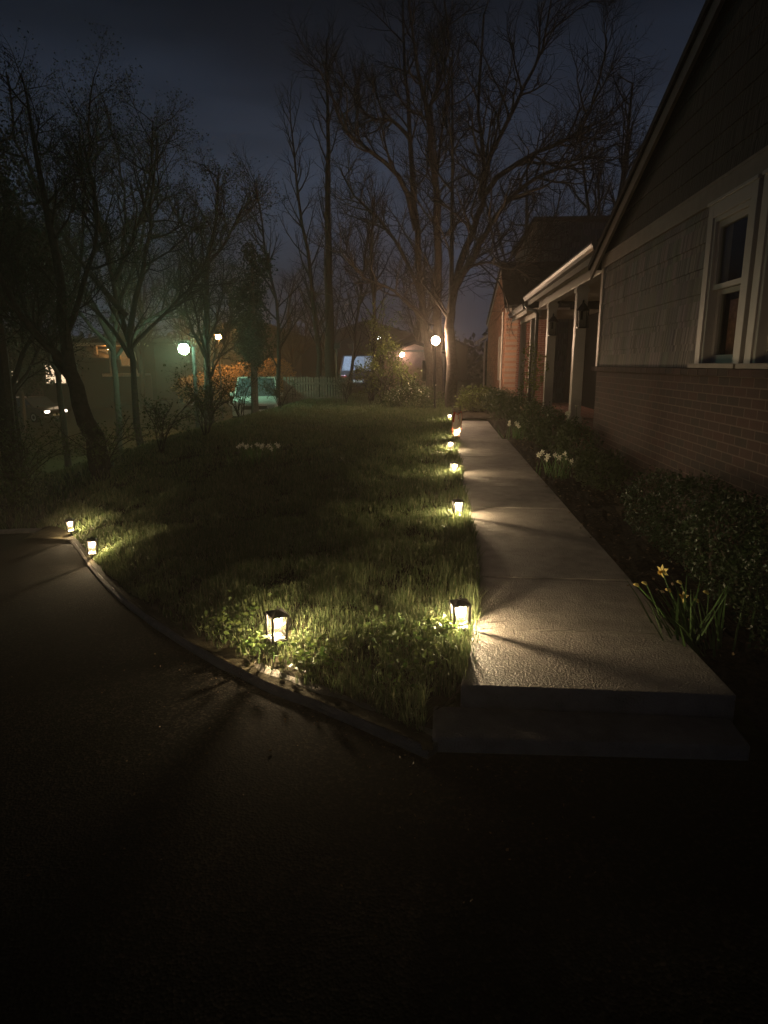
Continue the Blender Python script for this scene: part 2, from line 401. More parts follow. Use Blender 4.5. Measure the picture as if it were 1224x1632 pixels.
# ------------------------------------------------------------------ terrain shape
def sp(v): return v if v > 0 else 0.0
def sm(a, b, t):
    t = min(1.0, max(0.0, (t-a)/(b-a))); return t*t*(3-2*t)
def drive_z(x, y): return max(-2.2, -.16*sp(-x-1.0))
def lawn_z(x, y):
    z = .14 - (.088*(1-sm(.12, .80, y-kerb_y(x))) if y < 10 and x < .1 else 0) - .16*sp(-x-1.0)*(1-sm(7.5, 14, y)) - .30*sp(-x-5.4)
    return max(z, -2.2)
KERB = [(-.02,2.47),(-.25,2.63),(-.57,2.84),(-.94,3.07),(-1.49,3.62),(-2.4,4.68),(-3.28,5.84),(-4.08,6.98),(-4.62,7.72),(-5.15,8.30),(-5.8,8.78),(-6.6,9.15),(-8.0,9.6),(-10.5,10.2),(-14,10.9)]
def smooth_poly(pts, n):
    """resampled Catmull-Rom through pts"""
    P = [np.array(p, float) for p in pts]; out = []
    for i in range(len(P)-1):
        p0 = P[max(0, i-1)]; p1 = P[i]; p2 = P[i+1]; p3 = P[min(len(P)-1, i+2)]
        for k in range(n):
            t = k/n
            out.append(.5*((2*p1)+(-p0+p2)*t+(2*p0-5*p1+4*p2-p3)*t*t+(-p0+3*p1-3*p2+p3)*t**3))
    out.append(P[-1]); return out
KP = smooth_poly(KERB, 6)
KX = np.array([p[0] for p in KP]); KY = np.array([p[1] for p in KP])
def kerb_y(x): return float(np.interp(-x, -KX, KY))
def kerb_x(y): return float(np.interp(y, KY, KX))
WL = [(2.80,.115),(3.1,.155),(3.46,.20),(3.8,.235),(4.94,.29),(6.25,.29),(8.6,.29),(13.2,.33),(19.0,.33)]    # left edge of the walk: y, x
def walk_l(y): return float(np.interp(y, [p[0] for p in WL], [p[1] for p in WL]))

# ground: one sheet out to the horizon
xs = np.concatenate([np.linspace(-220,-40,10)[:-1], np.linspace(-40,-12,15)[:-1], np.linspace(-12,4,65)[:-1], np.linspace(4,20,9)[:-1], np.linspace(20,220,10)])
ys = np.concatenate([np.linspace(-40,-2,8)[:-1], np.linspace(-2,16,73)[:-1], np.linspace(16,50,24)[:-1], np.linspace(50,400,16)])
def ground_z(x, y):
    if y < kerb_y(x) + .25 and x < 0.2: return drive_z(x, y) - .05
    if y < 2.9: return -.05
    if x > .1: return .02 if y > 3 else -.05
    return lawn_z(x, y) - .04
g = MB()
for y in ys:
    for x in xs: g.v.append((x, y, ground_z(x, y)))
nx = len(xs)
for j in range(len(ys)-1):
    for i in range(nx-1):
        a = j*nx+i; g.f.append((a, a+1, a+1+nx, a+nx)); g.m.append(0)
struct(g.build('ground', M['turf'], smooth=True))

# driveway: asphalt sheet up to the kerb
d = MB(); cols = np.concatenate([-KX[::-1]*-1.0, np.linspace(0.02, 7, 12)])
rows = 40
for x in cols:
    y1 = kerb_y(x) + .05 if x <= 0 else (2.84 if x < 1.36 else 2.5)
    for k in range(rows+1):
        y = -5 + (y1+5)*(k/rows)
        d.v.append((x, y, drive_z(x, y)))
for i in range(len(cols)-1):
    for k in range(rows):
        a = i*(rows+1)+k; d.f.append((a, a+rows+1, a+rows+2, a+1)); d.m.append(0)
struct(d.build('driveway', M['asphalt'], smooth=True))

# lawn soil under the blades
lw = MB(); NR, NC = 110, 40
for j in range(NR+1):
    t = j/NR; y = 2.46 + (33-2.46)*t**1.6
    xl = min(-.05, kerb_x(y)+.02) if y < 7.6 else -5.6 + (kerb_x(7.6)+.02+5.6)*max(0, 1-(y-7.6)/.6)
    xr = walk_l(y) if y >= 2.8 else -.005
    for i in range(NC+1):
        x = xl + (xr-xl)*i/NC
        z = lawn_z(x, y) - .005 + .012*mnoise.noise(Vector((x*3, y*3, 0)))
        lw.v.append((x, y, z))
for j in range(NR):
    for i in range(NC):
        a = j*(NC+1)+i; lw.f.append((a, a+1, a+NC+2, a+NC+1)); lw.m.append(0)
struct(lw.build('lawn', M['soil'], smooth=True))

# kerb: poured concrete edging sections following the curve
kb = MB()
prof = [(-.005, -.12), (-.003, .022), (.012, .040), (.11, .052), (.135, .048), (.14, -.12)]      # inward offset, height over the drive
sections = []; run = 0.0; cur = [0]
for i in range(1, len(KP)):
    run += float(np.linalg.norm(KP[i]-KP[i-1])); cur.append(i)
    if run > 1.15 or i == len(KP)-1: sections.append(cur); cur = [i]; run = 0.0
for sct in sections:
    o = len(kb.v); m = len(sct)
    for q, i in enumerate(sct):
        a = KP[max(0, i-1)]; b = KP[min(len(KP)-1, i+1)]; t = (b-a)/np.linalg.norm(b-a); nrm = np.array([t[1], -t[0]])
        if nrm[1] < 0: nrm = -nrm
        p = KP[i] + t*(.006 if q == 0 else (-.006 if q == m-1 else 0))
        jit = .006*mnoise.noise(Vector((p[0]*5, p[1]*5, 1)))
        for u, h in prof:
            w = p + nrm*(u+jit); kb.v.append((w[0], w[1], drive_z(p[0], p[1])+h+jit*.6))
    n = len(prof)
    for q in range(m-1):
        for k in range(n):
            a = o+q*n+k; b = o+q*n+(k+1) % n
            kb.f.append((a, b, b+n, a+n)); kb.m.append(0)
    kb.f.append(tuple(o+k for k in range(n))); kb.m.append(0)
    kb.f.append(tuple(o+(m-1)*n+k for k in range(n-1, -1, -1))); kb.m.append(0)
struct(kb.build('kerb', M['kerbc']))
# walk: concrete slabs with open joints, the first one wider and a step above the driveway
JT = [2.81, 3.50, 4.42, 5.55, 6.72, 7.9, 9.2, 10.55, 11.9, 13.15]
wk = MB()
for a, b in zip(JT[:-1], JT[1:]):
    a += .005; b -= .005
    seg = [a, (a+b)/2, b] if b < 4 else [a, b]
    def xr(y): return 1.31 + .02*max(0, (3.5-y)/.7)
    pl = [(walk_l(y), y) for y in seg]; pr = [(xr(y), y) for y in seg][::-1]
    wk.prism(pl+pr, 'z', -.1, .17 + random.uniform(-.003, .003))
o = wk.build('walk', M['concrete'], bevel=.006); struct(o)
pad = MB(); pad.prism([(-.008, 2.53), (1.30, 2.575), (1.305, 2.802), (-.008, 2.802)], 'z', -.1, .068)
struct(pad.build('step_pad', M['pad'], bevel=.012))
jb = MB(); jb.prism([(walk_l(y)+.02, y) for y in (2.84, 3.5, 5, 9, 13.1)] + [(1.29, 13.1), (1.29, 2.84)], 'z', -.12, .162)
struct(jb.build('walk_bed', M['soil']))
w2 = MB()
for a, b in ((13.17, 14.5), (14.51, 15.9), (15.91, 17.3), (17.31, 18.9)):
    w2.prism([(.33, a), (.33, b), (1.33, b), (1.33, a)], 'z', -.2, .045)
struct(w2.build('walk', M['concrete'], bevel=.006))

# planting bed beside the house
bd = MB(); NX, NY = 26, 130
for j in range(NY+1):
    y = 2.9 + (40-2.9)*(j/NY)**1.4
    for i in range(NX+1):
        x = 1.30 + (2.5-1.30)*i/NX if y < 19 else .36 + (2.6-.36)*i/NX
        z = .10 + .045*mnoise.noise(Vector((x*4, y*4, 3))) + .03*mnoise.noise(Vector((x*17, y*17, 5))) + .05*(i/NX)
        if i == 0: z = .10
        bd.v.append((x, y, z))
for j in range(NY):
    for i in range(NX):
        a = j*(NX+1)+i; bd.f.append((a, a+1, a+NX+2, a+NX+1)); bd.m.append(0)
struct(bd.build('mulch_bed', M['mulch'], smooth=False))
fb = MB()
for j in range(9):
    y = 2.96 - .9*j/8
    for i in range(15):
        x = 1.318 + 2.2*i/14
        fb.v.append((x, y, .135*(1-sm(.35, 1, j/8)) + .03*mnoise.noise(Vector((x*6, y*6, 2))) + .008))
for j in range(8):
    for i in range(14):
        a = j*15+i; fb.f.append((a, a+1, a+16, a+15)); fb.m.append(0)
struct(fb.build('mulch_bed', M['mulch']))

# ------------------------------------------------------------------ grass blades and ground cover
def blades(name, mat_, pts, h, w, seed, lean=.55):
    """pts (n,3); five-vertex bent blades"""
    rg = np.random.default_rng(seed); n = len(pts)
    az = rg.uniform(0, 2*np.pi, n); tl = np.abs(rg.normal(0, lean, n)); h = h*rg.uniform(.55, 1.25, n)
    side = np.stack([np.cos(az), np.sin(az), np.zeros(n)], 1); fw = np.stack([-np.sin(az), np.cos(az), np.zeros(n)], 1)
    up = np.array([0, 0, 1.0])
    w = w*rg.uniform(.6, 1.3, n)
    def at(f, b): return pts + fw*(h*b*np.sin(tl))[:, None] + up*(h*f*np.cos(tl*.8))[:, None]
    mid = at(.55, .35); tip = at(1.0, 1.0)
    v = np.empty((n, 5, 3))
    v[:, 0] = pts - side*(w/2)[:, None]; v[:, 1] = pts + side*(w/2)[:, None]
    v[:, 2] = mid + side*(w*.4)[:, None]; v[:, 3] = mid - side*(w*.4)[:, None]; v[:, 4] = tip
    base = np.arange(n)[:, None]*5
    loops = (base + np.array([0, 1, 2, 3, 3, 2, 4])).ravel()
    sizes = np.tile([4, 3], n)
    tint = np.repeat(np.clip(rg.beta(1.6, 3.2, n), 0, 1), 5)
    return np_mesh(name, v.reshape(-1, 3), loops, sizes, mat_, attr=tint)
rg = np.random.default_rng(3)
P = []; H_ = []; W_ = []
def lawn_points(n, x0, x1, y0, y1):
    x = rg.uniform(x0, x1, n); y = rg.uniform(y0, y1, n); return x, y
bands = [(2.45, 4.2, 105000), (4.2, 6.5, 95000), (6.5, 10, 60000), (10, 15, 42000), (15, 22, 26000), (22, 33, 18000)]
for y0, y1, n in bands:
    x, y = lawn_points(n, -5.8, .36, y0, y1)
    kx = np.interp(y, KY, KX); xl = np.where(y < 7.7, kx + .05, -5.7)
    ky = np.interp(-x, -KX, KY)
    xr = np.where(y < 2.86, -.04, np.interp(y, [p[0] for p in WL], [p[1] for p in WL]) + .005 + .035*rg.uniform(0, 1, n)**2)
    clump = np.array([mnoise.noise(Vector((a*2.3, b*2.3, 9))) + .6*mnoise.noise(Vector((a*7, b*7, 4))) for a, b in zip(x, y)])
    keep = (x < xr) & (y > ky + .10 + .05*clump) & (rg.uniform(0, 1, n) < .75 + .6*clump)
    # a bare worn strip along the kerb
    keep &= ~((y < ky + .24 + .10*clump) & (x > -2.2) & (x < -.7) & (rg.uniform(0, 1, n) < .86))
    x, y, clump = x[keep], y[keep], clump[keep]
    z = np.array([lawn_z(a, b) for a, b in zip(x, y)])
    P.append(np.stack([x, y, z-.01], 1)); dist = np.hypot(x, y)
    edge = np.clip(1-(xr[keep]-x)/.25, 0, 1)
    H_.append(.062 + .055*clump + .05*edge + .0012*dist); W_.append(.0026 + .00105*dist)
P = np.concatenate(P); H_ = np.maximum(.03, np.concatenate(H_)); W_ = np.concatenate(W_)
gr = blades('grass', M['grass'], P, H_, W_, 5)
tag(gr, 'shaggy unmown grass of the lawn between kerb and concrete walk', 'grass', kind='stuff')
# slope grass beyond the lawn edge and left of the driveway
n = 26000
x = rg.uniform(-13, -5.5, n); y = rg.uniform(8.4, 30, n); ky = np.interp(-x, -KX, KY); k = y > ky + .15
x, y = x[k], y[k]; z = np.array([lawn_z(a, b) for a, b in zip(x, y)])
gs = blades('grass', M['grass'], np.stack([x, y, z-.03], 1), np.full(len(x), .13), .006+.0011*np.hypot(x, y), 8)
tag(gs, 'rough grass on the slope falling away to the street', 'grass', kind='stuff')

def leaf_quads(rg, cen, size, flat=0.0):
    """one pointed leaf (4 verts) per centre"""
    n = len(cen)
    a = rg.normal(size=(n, 3)); a[:, 2] *= (1-flat); a /= np.linalg.norm(a, axis=1)[:, None]
    b = rg.normal(size=(n, 3)); b -= (b*a).sum(1)[:, None]*a; b /= np.linalg.norm(b, axis=1)[:, None]
    s = (size*rg.uniform(.6, 1.3, n))[:, None]
    v = np.empty((n, 4, 3)); v[:, 0] = cen - a*s*.5; v[:, 1] = cen + b*s*.28; v[:, 2] = cen + a*s*.5; v[:, 3] = cen - b*s*.28
    return v
def leaf_mesh(name, m, v, rg, parent=None):
    n = len(v); loops = np.arange(n*4); sizes = np.full(n, 4)
    tint = np.repeat(rg.uniform(0, 1, n), 4)
    return np_mesh(name, v.reshape(-1, 3), loops, sizes, m, parent, tint)
# low broad-leaved weeds near the kerb lanterns
wv = []
rgw = np.random.default_rng(21)
for cx, cy_, r, n in ((-.62,3.16,.16,260),(-1.02,3.30,.15,220),(-.12,3.25,.18,170),(-.05,3.02,.12,80),(-.3,3.35,.2,120),(.02,3.45,.1,160),(-1.3,3.7,.2,200),(-.2,2.95,.12,50)):
    c = np.stack([rgw.normal(cx, r*.55, n), rgw.normal(cy_, r*.55, n), np.zeros(n)], 1)
    c[:, 2] = [lawn_z(a, b) for a, b in c[:, :2]]; c[:, 2] += rgw.uniform(.01, .10, n)
    ok = np.array([b > kerb_y(a)+.12 and a < walk_l(max(b, 2.8))-.01 for a, b in c[:, :2]]); c = c[ok]
    wv.append(leaf_quads(rgw, c, .035, .5))
tag(leaf_mesh('weeds', M['weed'], np.concatenate(wv), rgw), 'low broad leaved weeds growing in the grass near the kerb', 'weeds', kind='stuff')
# fallen leaves and grit on the asphalt and in the bed
n = 2600
x = rgw.uniform(-2.6, .6, n); y = rgw.uniform(1.3, 3.6, n); k = y < np.interp(-x, -KX, KY)-.03
k &= rgw.uniform(0, 1, n) < np.exp(-np.abs(np.interp(-x, -KX, KY)-y)/.30)
x, y = x[k], y[k]; c = np.stack([x, y, [drive_z(a, b)+.008 for a, b in zip(x, y)]], 1)
n2 = 800; x2 = rgw.uniform(1.25, 2.2, n2); y2 = rgw.uniform(3.2, 14, n2)
c2 = np.stack([x2, y2, np.full(n2, .165)+rgw.uniform(-.01,.02,n2)], 1)
lv = leaf_quads(rgw, np.concatenate([c, c2]), np.concatenate([rgw.uniform(.006, .017, len(c)), np.full(n2, .03)]), .85)
tag(leaf_mesh('leaf_litter', M['dry'], lv, rgw), 'small dry leaves and grit strewn on the asphalt and mulch', 'leaf litter', kind='stuff')
# one pale leaf at the foot of the step
lf = MB(); lf.add([(1.10,2.72,.006),(1.16,2.70,.012),(1.22,2.725,.010),(1.17,2.755,.006),(1.16,2.728,.022)], [(0,1,4),(1,2,4),(2,3,4),(3,0,4)])
tag(lf.build('fallen_leaf', M['stone']), 'single pale curled leaf on the dark asphalt below the step', 'leaf')

# ------------------------------------------------------------------ the near house
def lapped(mb, rows, x, out=.022):
    """overlapping courses on a wall at constant x facing -x; rows: (z0, z1, [(y0,y1),...] at bottom, same at top or None)"""
    for z0, z1, spans, tops in rows:
        for (a, b), (c, d) in zip(spans, tops or spans):
            mb.add([(x-out, a, z0), (x-out, b, z0), (x-.004, d, z1+.004), (x-.004, c, z1+.004), (x, a, z0), (x, b, z0)],
                   [(0, 3, 2, 1), (0, 1, 5, 4)])
house = thing('row_house', (2.3, 5.2, 0), 'near house with brick base, shingled wall, low gable and long white porch', 'house')
def hp(mb, name, m, **k):
    o = mb.build(name, m, None, **k)
    o.data.transform(Matrix.Translation((-2.3, -5.2, 0))); o.parent = house; return o
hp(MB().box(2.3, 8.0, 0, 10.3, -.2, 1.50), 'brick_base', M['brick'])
sl = MB(); y = 0.0
while y < 10.34:
    sl.box(2.235, 2.4, y+.004, y+.212-.004, 1.503+random.uniform(0,.003), 1.56); y += .212
hp(sl, 'sill_course', M['brick'])
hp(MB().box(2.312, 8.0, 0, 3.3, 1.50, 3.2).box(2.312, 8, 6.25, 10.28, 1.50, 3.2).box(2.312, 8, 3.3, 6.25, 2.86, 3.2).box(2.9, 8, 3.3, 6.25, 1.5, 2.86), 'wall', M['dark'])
rows = []
z = 1.565
while z < 2.92:
    z1 = min(2.93, z+.215)
    sp_ = [(0, 3.2), (6.36, 10.19)] if z1 < 2.85 else [(0, 3.2), (6.36, 10.19)]
    rows.append((z, z1, sp_, None)); z += .215
rows.append((2.862, 2.93, [(3.2, 6.36)], None))
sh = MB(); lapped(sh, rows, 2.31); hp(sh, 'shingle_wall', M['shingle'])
RZ = lambda y: 5.07 - .375*abs(y-5.2)
rows = []; z = 3.10
while z < 5.0:
    z1 = min(z+.19, 5.03); h0 = (5.07-z)/.375 ; h1 = (5.07-z1)/.375
    rows.append((z, z1, [(5.2-h0, 5.2+h0)], [(5.2-h1, 5.2+h1)])); z += .19
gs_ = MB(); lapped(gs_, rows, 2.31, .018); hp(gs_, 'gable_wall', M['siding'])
hp(MB().box(2.27, 2.36, -.1, 10.32, 2.932, 3.098).box(2.262, 2.272, -.1, 10.32, 3.08, 3.105), 'frieze_board', M['offwhite'], bevel=.004)
hp(MB().box(2.276, 2.40, 10.195, 10.31, 1.562, 2.93), 'corner_board', M['white'], bevel=.004)
rf = MB()
for s in (1, -1):
    pr = [(5.2, 5.13), (5.2+s*5.55, 5.13-.375*5.55), (5.2+s*5.55, 5.05-.375*5.55), (5.2, 5.05)]
    rf.prism(pr, 'x', 2.17, 8.3)
hp(rf, 'roof', M['roof'])
rk = MB()
for s in (1, -1):
    pr = [(5.2, 5.045), (5.2+s*5.5, 5.045-.375*5.5), (5.2+s*5.5, 4.90-.375*5.5), (5.2, 4.90)]
    rk.prism(pr, 'x', 2.20, 2.235)
hp(rk, 'rake_board', M['offwhite'])
# double-hung windows side by side
def window(y0, y1):
    fr = MB()
    z0, z1 = 1.565, 2.80
    fr.box(2.262, 2.36, y0-.11, y0, z0, z1+.11).box(2.262, 2.36, y1, y1+.11, z0, z1+.11).box(2.2625, 2.36, y0, y1, z1, z1+.11)
    fr.box(2.248, 2.36, y0-.12, y1+.12, z1+.108, z1+.135)
    fr.box(2.275, 2.42, y0, y0+.045, z0+.04, z1).box(2.275, 2.42, y1-.045, y1, z0+.04, z1).box(2.276, 2.42, y0+.045, y1-.045, z1-.04, z1)
    w = hp(fr, 'window', M['white'], bevel=.003)
    def sub(mb, name, m):
        o = mb.build(name, m); o.data.transform(Matrix.Translation((-2.3, -5.2, 0))); o.parent = w; return o
    sub(MB().box(2.215, 2.36, y0-.13, y1+.13, 1.566, 1.604), 'sill', M['offwhite'])
    zm = (z0+z1)/2 + .05
    s = MB()
    s.box(2.30, 2.335, y0+.045, y0+.09, zm, z1-.04).box(2.30, 2.335, y1-.09, y1-.045, zm, z1-.04).box(2.301, 2.336, y0+.09, y1-.09, z1-.09, z1-.04).box(2.299, 2.337, y0+.045, y1-.045, zm-.02, zm+.02)
    s.box(2.345, 2.385, y0+.045, y0+.095, z0+.04, zm-.02).box(2.345, 2.385, y1-.095, y1-.045, z0+.04, zm-.02).box(2.346, 2.386, y0+.095, y1-.095, z0+.04, z0+.11).box(2.346, 2.386, y0+.095, y1-.095, zm-.06, zm-.021)
    sub(s, 'sash', M['white'])
    sub(MB().box(2.318, 2.322, y0+.07, y1-.07, zm+.02, z1-.07).box(2.364, 2.368, y0+.08, y1-.08, z0+.1, zm-.04), 'pane', M['glass'])
    c = MB(); n = 14; a = y1-.05; b = y1-.28; o = 0
    for i in range(n+1):
        yy = a+(b-a)*i/n; xx = 2.46+.02*math.sin(i*2.1)
        c.v += [(xx, yy, z0+.02), (xx, yy, zm-.1)]
        if i: c.f.append((2*i-2, 2*i, 2*i+1, 2*i-1)); c.m.append(0)
    sub(c, 'curtain', M['curtain'])
window(5.52, 6.22); window(3.45, 5.22)

# porch of the near house
hp(MB().box(2.42, 4.62, 10.32, 18.4, -.1, .33).box(2.37, 4.62, 10.32, 18.4, .332, .40), 'porch_floor', M['brickx'])
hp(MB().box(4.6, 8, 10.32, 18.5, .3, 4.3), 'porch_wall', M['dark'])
pr = MB(); pr.prism([(2.24, 3.30), (4.9, 4.30), (4.9, 4.38), (2.24, 3.37)], 'y', 10.36, 18.55)
hp(pr, 'porch_roof', M['roof'])
hp(MB().box(2.255, 2.285, 10.36, 18.55, 3.10, 3.31), 'fascia', M['offwhite'])
hp(MB().box(2.287, 2.52, 10.36, 18.5, 3.20, 3.215).box(2.70, 4.6, 10.36, 18.5, 3.20, 3.215), 'porch_ceiling', M['soffit'])
hp(MB().box(2.52, 2.70, 10.36, 18.45, 3.02, 3.25), 'porch_beam', M['white'], bevel=.006)
for y in (13.35, 16.75):
    po = MB().box(2.51, 2.71, y-.1, y+.1, .402, 3.02).box(2.485, 2.735, y-.125, y+.125, .403, .60).box(2.49, 2.73, y-.12, y+.12, 2.90, 2.985)
    hp(po, 'porch_post', M['white'], bevel=.006)
dr = hp(MB().box(4.55, 4.59, 14.1, 15.05, .42, 2.5), 'door', M['door'], bevel=.004)
k = MB().ball((4.52, 14.2, 1.4), .035, 6).build('handle', M['chrome']); k.data.transform(Matrix.Translation((-2.3, -5.2, 0))); k.parent = dr
fr = MB().box(4.54, 4.6, 12.0, 12.08, 1.2, 2.5).box(4.54, 4.6, 13.1, 13.18, 1.2, 2.5).box(4.54, 4.6, 12.08, 13.1, 2.42, 2.5).box(4.54, 4.6, 12.08, 13.1, 1.2, 1.28).box(4.55, 4.6, 12.56, 12.6, 1.28, 2.42)
w = hp(fr, 'porch_window', M['white']); p = MB().box(4.58, 4.595, 12.08, 13.1, 1.28, 2.42).build('pane', M['cglass']); p.data.transform(Matrix.Translation((-2.3, -5.2, 0))); p.parent = w
gt = MB(); prof_g = [(2.25, 3.33), (2.13, 3.33), (2.122, 3.29), (2.15, 3.25), (2.16, 3.20), (2.25, 3.20)]
gt.prism(prof_g, 'y', 10.4, 18.62); hp(gt, 'gutter', M['gutter'])
ds = MB()
ds.tube([(2.19, 18.45, 3.2), (2.19, 18.45, 3.08), (2.25, 18.35, 3.0), (2.42, 18.2, 2.94), (2.46, 18.18, 2.86), (2.46, 18.18, .3)], .042, 8)
hp(ds, 'downspout', M['gutter'], smooth=True)
for y in (13.35, 16.75):
    hl = thing('porch_lantern', (2.61, y-.23, 2.55), 'x', 'porch lantern', 'unlit lanterns on the porch posts')
    MB().box(-.02, .02, .10, .13, -.14, .12).tube([(0, .12, .08), (0, .06, .20), (0, 0, .20), (0, 0, .13)], .010, 6).build('bracket', M['black'], hl)
    MB().lathe([(.02, .15), (.05, .12), (.115, .03), (.115, .01)], 4).build('cap', M['black'], hl)
    f = MB()
    for a, b in ((1,1),(1,-1),(-1,1),(-1,-1)): f.box(a*.085-.008, a*.085+.008, b*.085-.008, b*.085+.008, -.28, .01)
    f.box(-.1, .1, -.1, .1, -.30, -.28).build('frame', M['black'], hl)
    MB().box(-.078, .078, -.078, .078, -.278, .005).build('glass_body', M['glass'], hl)
    hl['label'] = 'black unlit lantern on the ' + ('nearer' if y < 15 else 'farther') + ' white porch post'

# ------------------------------------------------------------------ the next house, its brick gable lit by the post lamp
nb = thing('brick_house', (2.3, 24, 0), 'neighbouring house with lit brick gable, tall dark block and small porch', 'house')
def np_(mb, name, m, par=None, **k):
    o = mb.build(name, m, None, **k); o.data.transform(Matrix.Translation((-2.3, -24, 0))); o.parent = par or nb; return o
gb = MB(); gb.prism([(24, -.2), (24, 3.62), (25.9, 5.1), (33, 3.45), (33, -.2)], 'x', 2.2, 2.6)
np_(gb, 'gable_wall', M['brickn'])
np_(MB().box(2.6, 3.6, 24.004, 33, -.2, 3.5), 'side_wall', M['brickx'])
np_(MB().prism([(23.75, 3.55), (25.9, 5.22), (33.2, 3.52), (33.2, 3.42), (25.9, 5.11), (23.75, 3.45)], 'x', 2.1, 4.4), 'gable_roof', M['roof'])
np_(MB().prism([(23.74, 3.40), (25.9, 5.09), (33.2, 3.40), (33.2, 3.28), (25.9, 4.97), (23.74, 3.28)], 'x', 2.15, 2.185).box(2.2, 4.3, 23.8, 23.84, 3.34, 3.46), 'rake_board', M['white'])
w = np_(MB().box(2.16, 2.25, 25.2, 25.28, 1.0, 2.6).box(2.16, 2.25, 26.3, 26.38, 1.0, 2.6).box(2.16, 2.25, 25.28, 26.3, 2.52, 2.6).box(2.16, 2.25, 25.28, 26.3, 1.0, 1.08), 'window', M['white'])
np_(MB().box(2.18, 2.195, 25.28, 26.3, 1.08, 2.52), 'pane', M['stone'], w)
np_(MB().box(3.62, 9.5, 28, 36, -.2, 6.95), 'tall_block', M['sidex'])
np_(MB().box(3.45, 9.7, 27.8, 36.2, 6.95, 7.12), 'flat_roof', M['roof'])
np_(MB().box(3.58, 3.63, 27.96, 28.1, 3.6, 6.95), 'corner_board', M['offwhite'])
np_(MB().prism([(2.24, 3.14), (4.4, 3.8), (4.4, 3.88), (2.24, 3.21)], 'y', 18.75, 22.6), 'porch_roof', M['roof'])
np_(MB().prism([(2.25, 3.17), (2.13, 3.17), (2.122, 3.13), (2.15, 3.09), (2.16, 3.03), (2.25, 3.03)], 'y', 18.8, 22.6), 'gutter', M['gutter'])
np_(MB().box(2.252, 2.28, 18.78, 22.6, 2.92, 3.14), 'fascia', M['white'])
np_(MB().box(2.29, 4.3, 18.78, 22.6, 3.0, 3.02), 'porch_ceiling', M['soffit'])
np_(MB().box(2.52, 2.66, 18.8, 22.6, 2.84, 2.998), 'porch_beam', M['white'])
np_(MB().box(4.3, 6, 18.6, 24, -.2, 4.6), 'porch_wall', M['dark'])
np_(MB().box(2.45, 4.3, 18.8, 22.6, -.1, .35), 'porch_floor', M['brickx'])
for y in (19.9, 22.3): np_(MB().box(2.52, 2.68, y-.08, y+.08, .35, 2.84), 'porch_post', M['white'])
np_(MB().tube([(2.1, 33.5, 2.7), (2.1, 33.5, .1)], .045, 8), 'downspout', M['white'])
np_(MB().prism([(1.75, 2.62), (2.9, 3.25), (2.9, 3.35), (1.75, 2.72)], 'y', 33.3, 36.5).box(1.72, 1.8, 33.3, 36.5, 2.55, 2.68), 'side_porch_roof', M['white'])
np_(MB().tube([(2.05, 23.6, 3.3), (2.05, 23.6, .1)], .03, 8), 'downspout', M['white'])

# ------------------------------------------------------------------ little lanterns in the grass
def build_lantern():
    t = thing('garden_lantern', (0,0,0), 'x', 'lantern', 'lit lanterns along the walk and kerb')
    a, b, z0, z1 = .040, .046, .055, .192
    MB().tube([(0,0,-.06), (0,0,.05)], .009, 6).build('stake', M['black'], t)
    MB().box(-.047, .047, -.047, .047, .044, .0545).build('base', M['black'], t)
    MB().box(-.037, .037, -.037, .037, .0550, .0605).build('tray', M['tray'], t)
    f = MB()
    for sx in (-1, 1):
        for sy in (-1, 1):
            f.tube([(sx*a, sy*a, z0), (sx*b, sy*b, z1)], .0078, 4)
    for z, s in ((.080, .0412), (.190, .0460)):
        for q in (-1, 1):
            f.box(-s, s, q*s-.0028, q*s+.0028, z-.0028, z+.0028).box(q*s-.0028, q*s+.0028, -s, s, z-.0029, z+.0029)
    f.build('frame', M['black'], t)
    c = MB().lathe([(.06, .1925), (.069, .1895), (.072, .196), (.030, .211), (.012, .214), (.010, .219)], 4).tube([(-.012,0,.219), (-.010,0,.233), (.010,0,.233), (.012,0,.219)], .003, 5)
    cap = c.build('cap', M['black'], t); cap.data.transform(Matrix.Rotation(R(45), 4, 'Z'))
    for k in range(4):
        q = MB().quad((-a+.004, -a+.001, z0+.001), (a-.004, -a+.001, z0+.001), (b-.004, -b+.001, z1-.003), (-b+.004, -b+.001, z1-.003)).build('pane', M['pane'], t)
        q.rotation_euler = (0, 0, R(90*k))
    MB().lathe([(.010, .178), (.013, .182), (.013, .191)], 8).build('socket', M['black'], t)
    MB().ball((0,0,.154), .0085, 5, (1,1,1.4)).build('bulb', M['bulb'], t)
    MB().lathe([(.004, .108), (.018, .114), (.027, .130), (.030, .150), (.028, .172), (.020, .186)], 10).build('bloom_globe', M['bloomg'], t, smooth=True)  # globe added round the bulb to whiten it like bloom
    return t
LANT = [(-.88, 3.37, 38, 'lit lantern in tufted grass beside the curved kerb nearest the driveway', .05),
        (.135, 3.50, 12, 'lit lantern at the front corner of the concrete walk', -.02),
        (.185, 6.32, 6, 'lit lantern on the walk edge, second one up the path', 0),
        (.20, 8.85, 10, 'lit lantern on the walk edge, third one up the path', .02),
        (.18, 11.33, 40, 'lit lantern in grass just before the reddish garden flag', 0),
        (.318, 13.40, 20, 'lit lantern right behind the reddish garden flag', 0),
        (.25, 17.6, 15, 'lit lantern farthest up the walk, beyond the garden flag', 0),
        (-3.55, 6.33, 25, 'lit lantern in bright grass at the left kerb, nearer of two', .04),
        (-4.66, 7.86, 30, 'lit lantern at the kerb corner on the far left', 0)]
l0 = build_lantern()
for i, (x, y, a, lab, tilt) in enumerate(LANT):
    o = l0 if i == 0 else copy_tree(l0)
    place(o, (x, y, lawn_z(x, y) - (.022 if x > 0 else 0)), R(a), lab); o.rotation_euler[0] = tilt + random.uniform(-.03, .03); o.rotation_euler[1] = tilt*.6 + random.uniform(-.04, .04)

